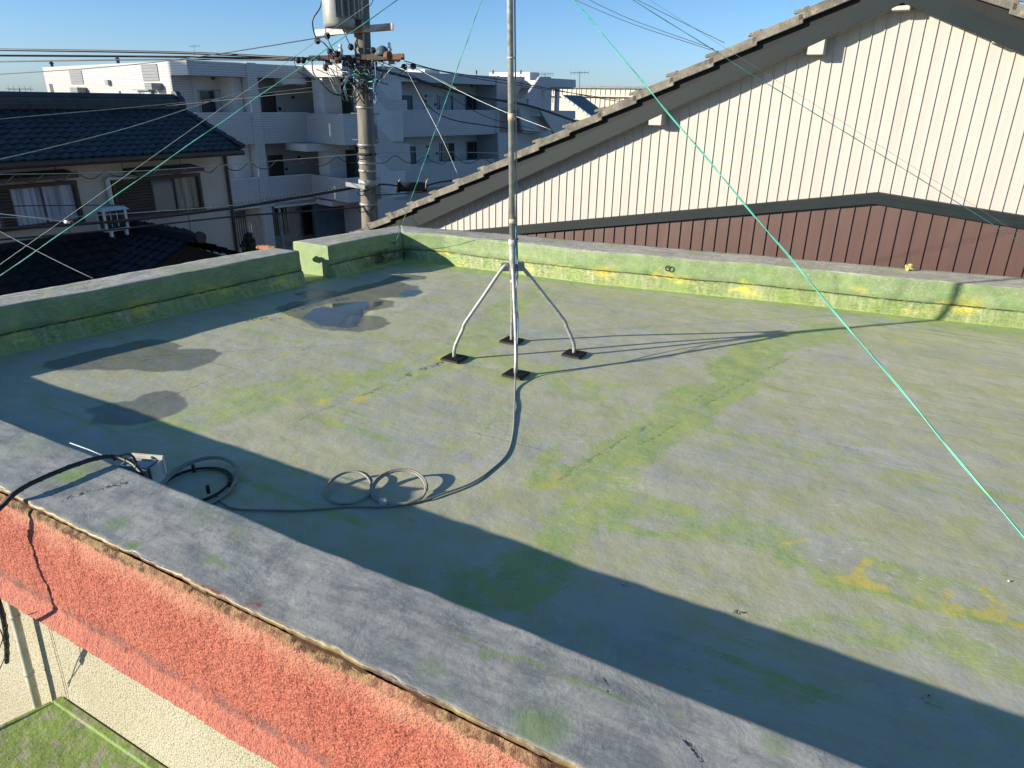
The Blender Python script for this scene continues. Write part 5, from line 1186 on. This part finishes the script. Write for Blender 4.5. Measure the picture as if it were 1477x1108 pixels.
# ------------------------------------------------------------------ overhead wires
WN = 0
def wire(pts, r, mat, label, name='overhead_wire', group='overhead wires of the utility pole', k=6, cat='wire'):
    P = [aty(x, y, Y) for x, y, Y in pts]
    return tag(MB().tube(catmull(P, k), r, 6).build(name, mat, None, True), label, cat, group)
wire([(-60, 71, 15), (250, 76, 13.8), (447, 85, 12.9)], .022, 'cable_black', 'thick black overhead wire going left, top one of the three')
wire([(-60, 80, 15.2), (250, 82, 14), (440, 86, 12.9)], .018, 'cable_black', 'black overhead wire going left, middle one of the three')
wire([(-60, 90, 15.4), (220, 86, 14), (432, 87, 13)], .012, 'cable_black', 'thinner black overhead wire going left, lowest of the three')
wire([(-60, 111, 15.5), (150, 97, 14.5), (300, 80, 13.5), (512, 46, 12.6)], .008, 'cable_black', 'thin wire rising from the left to the upper crossarm')
wire([(-60, 182, 9), (0, 172, 9.6), (180, 156, 10.5), (330, 141, 11.5), (517, 118, 12.5)], .005, 'wire_steel', 'thin grey wire crossing above the blue tiled roof')
wire([(-60, 240, 9), (0, 230, 9.5), (180, 186, 10.5), (360, 131, 11.5), (516, 110, 12.5)], .006, 'wire_steel', 'thin pale wire slanting across the blue tiled roof')
wire([(240, 153, 14), (350, 142, 13.3), (430, 134, 12.8), (517, 128, 12.5)], .006, 'cable_black', 'thin wire in front of the upper balcony')
wire([(-60, 338, 9.5), (0, 331, 9.8), (170, 319, 10.6), (330, 301, 11.4), (430, 285, 12), (528, 268, 12.5)], .022, 'cable_black', 'thick lashed telecom cable crossing below the windows', 'telecom_cable')
wire([(-60, 352, 9.5), (0, 346, 9.8), (150, 333, 10.6), (330, 313, 11.4), (430, 306, 12), (530, 298, 12.5)], .014, 'cable_black', 'thin telecom cable just below the thick lashed one', 'telecom_cable')
wire([(-60, 304, 9.4), (0, 298, 9.7), (150, 296, 10.6), (200, 297, 11)], .007, 'cable_black', 'black wire over the left curtained window', 'telecom_cable')
wire([(-60, 313, 9.3), (60, 314, 9.8), (150, 310, 10.6), (330, 297, 11.4), (420, 284, 12), (528, 266, 12.5)], .006, 'wire_steel', 'thin support wire over the thick telecom cable', 'telecom_cable')
wire([(-60, 252, 9.4), (120, 250, 10.4), (250, 244, 11), (400, 232, 12), (530, 222, 12.5), (620, 219, 13.5), (760, 222, 15)], .006, 'wire_steel', 'straight support wire above the wavy cable')
wv = []
for i in range(60):
    x = -60+i*14; Y = 9.4+(x+60)*.0058; base = 262-.075*(x+60)*.75+(0 if x < 530 else (x-530)*.07); wv.append((x, base+(5 if i % 3 else -4)+random.uniform(-2, 2), Y))
wire(wv, .007, 'cable_black', 'wavy lashed cable sagging across both houses', 'telecom_cable', k=4)
lash = []
for i in range(150):
    x = 150+i*2.55; Y = 10.5+(x-150)*.0053; lash.append((x, 321-(x-170)*.148+(3 if i % 2 else -3)+random.uniform(-1, 1), Y))
wire(lash, .005, 'cable_black', 'lashing spiral wound on the thick telecom cable', 'telecom_cable', k=2)
# to the right
wire([(537, 98, 12.5), (600, 115, 13.2), (680, 138, 14), (760, 152, 15), (830, 175, 16)], .024, 'cable_black', 'thick dark cable sagging right across the upper balconies')
wire([(583, 88, 12.3), (640, 103, 13), (740, 118, 14), (860, 141, 15.5), (930, 152, 17)], .008, 'cable_black', 'thin dark wire right of the pole along the apartment roof')
wire([(586, 92, 12.3), (660, 108, 13), (740, 122, 14), (900, 145, 16)], .006, 'cable_black', 'second thin dark wire right of the pole along the apartment roof')
wire([(600, 98, 12.3), (650, 125, 11.6), (720, 158, 11), (797, 188, 10.4)], .0045, 'wire_steel', 'pale service wire descending right to the tiled gable roof')
wire([(588, 104, 12.3), (600, 125, 12.3), (620, 155, 12.6), (650, 172, 13), (700, 181, 13.6), (780, 192, 14.5)], .010, 'cable_black', 'black wire drooping from the pole and levelling out to the right')
wire([(588, 104, 12.2), (612, 150, 11.8), (640, 205, 11.4), (660, 251, 11)], .004, 'wire_steel', 'pale service wire dropping steeply to the tiled gable roof')
wire([(540, 84, 12.3), (620, 122, 13), (700, 168, 14), (770, 186, 15)], .006, 'cable_black', 'thin wire slanting over the middle balconies')
for k, (pts, lb) in enumerate([([(830, -10, 14), (905, 26, 12), (1030, 71, 10.2)], 'upper thin wire meeting the sloping tiles at the right'), ([(860, -30, 14), (935, 8, 12), (1045, 62, 10.3)], 'topmost thin wire crossing the sky to the sloping tiles'), ([(780, -22, 14), (900, 30, 12), (1025, 72, 10.3)], 'lower thin wire meeting the sloping tiles at the right')]): wire(pts, .0042, 'cable_black', lb)
# jumble at the pole
jb_ = [([(466, -20), (462, 10), (451, 30), (456, 55), (467, 62), (477, 74), (483, 82)], .012, 'cable_black'), ([(474, -5), (472, 25), (470, 48), (478, 68), (487, 80)], .010, 'cable_black'),
       ([(489, 30), (500, 55), (506, 66), (515, 76)], .008, 'cable_black'), ([(497, 88), (502, 105), (510, 112), (518, 118)], .014, 'wire_blue'), ([(505, 110), (497, 125), (499, 138), (502, 146)], .012, 'wire_blue'),
       ([(541, 88), (542, 110), (541, 130), (543, 145), (540, 147), (539, 120)], .012, 'wire_blue'), ([(536, 108), (545, 112), (548, 122), (540, 128), (532, 127)], .010, 'wire_blue'),
       ([(472, 98), (478, 112), (488, 124), (500, 112), (512, 106)], .008, 'wire_steel'), ([(480, 100), (485, 118), (492, 123), (505, 108), (515, 100)], .007, 'wire_steel'), ([(450, 90), (452, 105), (462, 118), (480, 135), (500, 138), (514, 141)], .012, 'cable_black'),
       ([(514, 141), (520, 135), (530, 128)], .010, 'cable_black'), ([(424, 86), (426, 95), (431, 104), (443, 110), (455, 116)], .007, 'cable_black'), ([(500, 88), (512, 102), (527, 112), (545, 118), (560, 122)], .010, 'cable_black'),
       ([(535, 90), (548, 100), (570, 108), (586, 100)], .009, 'cable_black'), ([(545, 90), (556, 96), (575, 98), (590, 104)], .007, 'wire_steel'), ([(575, 88), (560, 104), (550, 118)], .006, 'wire_steel'), ([(513, 98), (520, 104), (530, 100), (535, 108), (545, 116)], .014, 'cable_black'),
       ([(509, 108), (517, 112), (532, 118), (545, 114)], .010, 'wire_green'), ([(508, 104), (516, 108), (526, 106), (534, 110)], .012, 'wire_green'), ([(520, 140), (512, 150), (507, 142), (515, 128), (525, 122)], .010, 'cable_black'), ([(480, 90), (492, 100), (508, 104)], .010, 'cable_black'),
       ([(523, 9), (530, 10), (536, 6), (538, -5)], .006, 'cable_black'), ([(530, 70), (545, 72), (560, 73)], .005, 'wire_steel'), ([(585, 96), (600, 100), (640, 118), (660, 128)], .007, 'wire_steel')]
for pts, r_, m_ in jb_:
    MB().tube(catmull([aty(x, y, 12.40-.2*random.random()) for x, y in pts], 6), r_*.9, 6).build('jumper_wire', m_, pole, True)
random.seed(23)
for k in range(26):
    x, y = random.uniform(455, 560), random.uniform(86, 104); x2, y2 = random.uniform(500, 550), random.uniform(100, 135)
    MB().tube(catmull([aty(x, y, 12.5), aty((x+x2)/2+random.uniform(-8, 8), max(y, y2)+random.uniform(2, 14), 12.35), aty(x2, y2, 12.4)], 7), random.uniform(.004, .008), 5).build('jumper_wire', random.choice(['cable_black', 'cable_black', 'cable_black', 'cable_black', 'wire_steel']), pole, True)
for y_ in (208, 224, 270, 276, 300): 
    MB().tube(catmull([aty(515+random.uniform(-2, 2), y_, 12.44), aty(520, y_+6, 12.41), aty(535, y_+3, 12.41), aty(541, y_-4, 12.44)], 5), .008, 6).build('tie_wire', 'cable_black', pole, True)
# telecom closure on the cable to the right
c0, c1_ = aty(574, 270, 13.2), aty(613, 269, 13.6)
cl = empty('cable_closure', c0, 'black cylindrical cable closure hanging right of the pole', 'cable closure')
MB().cyl(c0, c1_, .085, None, 18).build('cylinder', 'rubber', cl, True)
for p in (c0, c1_): MB().cyl(p-[.03, 0, 0], p+[.03, 0, 0], .10, None, 18).build('end_cap', 'rubber', cl, True)
for x in (574, 614): MB().tube([aty(x, 272, 13.3), aty(x+1, 262, 13.3), aty(x+4, 258, 13.3)], .012, 6).build('hanger', 'galvanized', cl, True)
wire([(535, 268, 12.5), (555, 266, 12.8), (572, 268, 13.1)], .016, 'cable_black', 'short lashed cable from the pole to the black closure', 'telecom_cable')
wire([(535, 282, 12.5), (600, 278, 13.2), (700, 268, 14.4), (760, 262, 15)], .010, 'cable_black', 'cable passing just below the black closure', 'telecom_cable')
wire([(615, 268, 13.6), (640, 262, 13.9), (700, 256, 14.5)], .016, 'cable_black', 'cable leaving the right end of the black closure', 'telecom_cable')
# white insulator on the wire at the left
wire([(-60, 300, 8.5), (0, 308.5, 8.6), (50, 314, 8.7), (94, 320, 8.8)], .006, 'wire_white', 'pale wire ending at the white insulator over the left window')
p = aty(97, 320, 8.8); ins = empty('wire_insulator', p, 'small white insulator with a rusty hook in front of the left window', 'insulator')
MB().cyl(p-[.03, 0, 0], p+[.03, 0, -.005], .022, .016).build('body', 'porcelain', ins, True); MB().tube([p+[.03, 0, 0], p+[.07, 0, .02], p+[.07, 0, -.03]], .008, 6).build('hook', 'rusty_steel', ins, True)

# ---- unseen block added left of the frame only to shade the apartment stairs
nbp = np.array([-.29, .957, 0])*32.6+np.array([.957, .29, 0])*-41.5; nb2 = empty('shade_blocker', (nbp[0], nbp[1], GZ), 'unseen slim block added far left to shade the apartment stairs', 'shade blocker')
nd1 = np.array([-.29, .957, 0]); nd2 = np.array([.957, .29, 0])
MB().box(nbp+[0, 0, (GZ+12.9)/2], nd1*2.35, nd2*9, (0, 0, 12.9-GZ)).build('wall', 'house_plaster', nb2)
for fl in range(6):
    MB().box(nbp+nd2*4.52+[0, 0, GZ+2+fl*2.9], nd1*.8, nd2*.06, (0, 0, 1.1)).build('window', 'glass_dark', nb2)  # window slabs on the added shade blocker

# small stones lying on the deck
random.seed(4)
for k, (x, y, lb) in enumerate([(899, 842, 'tiny pebble just beyond the shadow edge in the foreground of the deck'), (1066, 883, 'tiny pebble near the shadow edge at the lower right of the deck'), (1455, 838, 'tiny pebble by the right picture edge'), (1340, 1003, 'tiny pebble at the bottom right before the shadow'), (430, 468, 'tiny pebble by the big puddle')]):
    c = onz(x, y, .006); vs = []
    for i in range(6):
        for j in range(8):
            ph = math.pi*i/5; th = 2*math.pi*j/8; p = Vector((math.sin(ph)*math.cos(th), math.sin(ph)*math.sin(th), math.cos(ph)*.7)); p *= .0045*(1+.5*mn.noise(p*2+Vector((k*3, 0, 0)))); vs.append((c[0]+p.x, c[1]+p.y, c[2]+p.z))
    tag(MB().add(vs, [(i*8+j, i*8+(j+1) % 8, (i+1)*8+(j+1) % 8, (i+1)*8+j) for i in range(5) for j in range(8)]).build('pebble', 'white_plastic' if k % 2 == 0 else 'pole_concrete'), lb, 'pebble', 'pebbles on the deck')
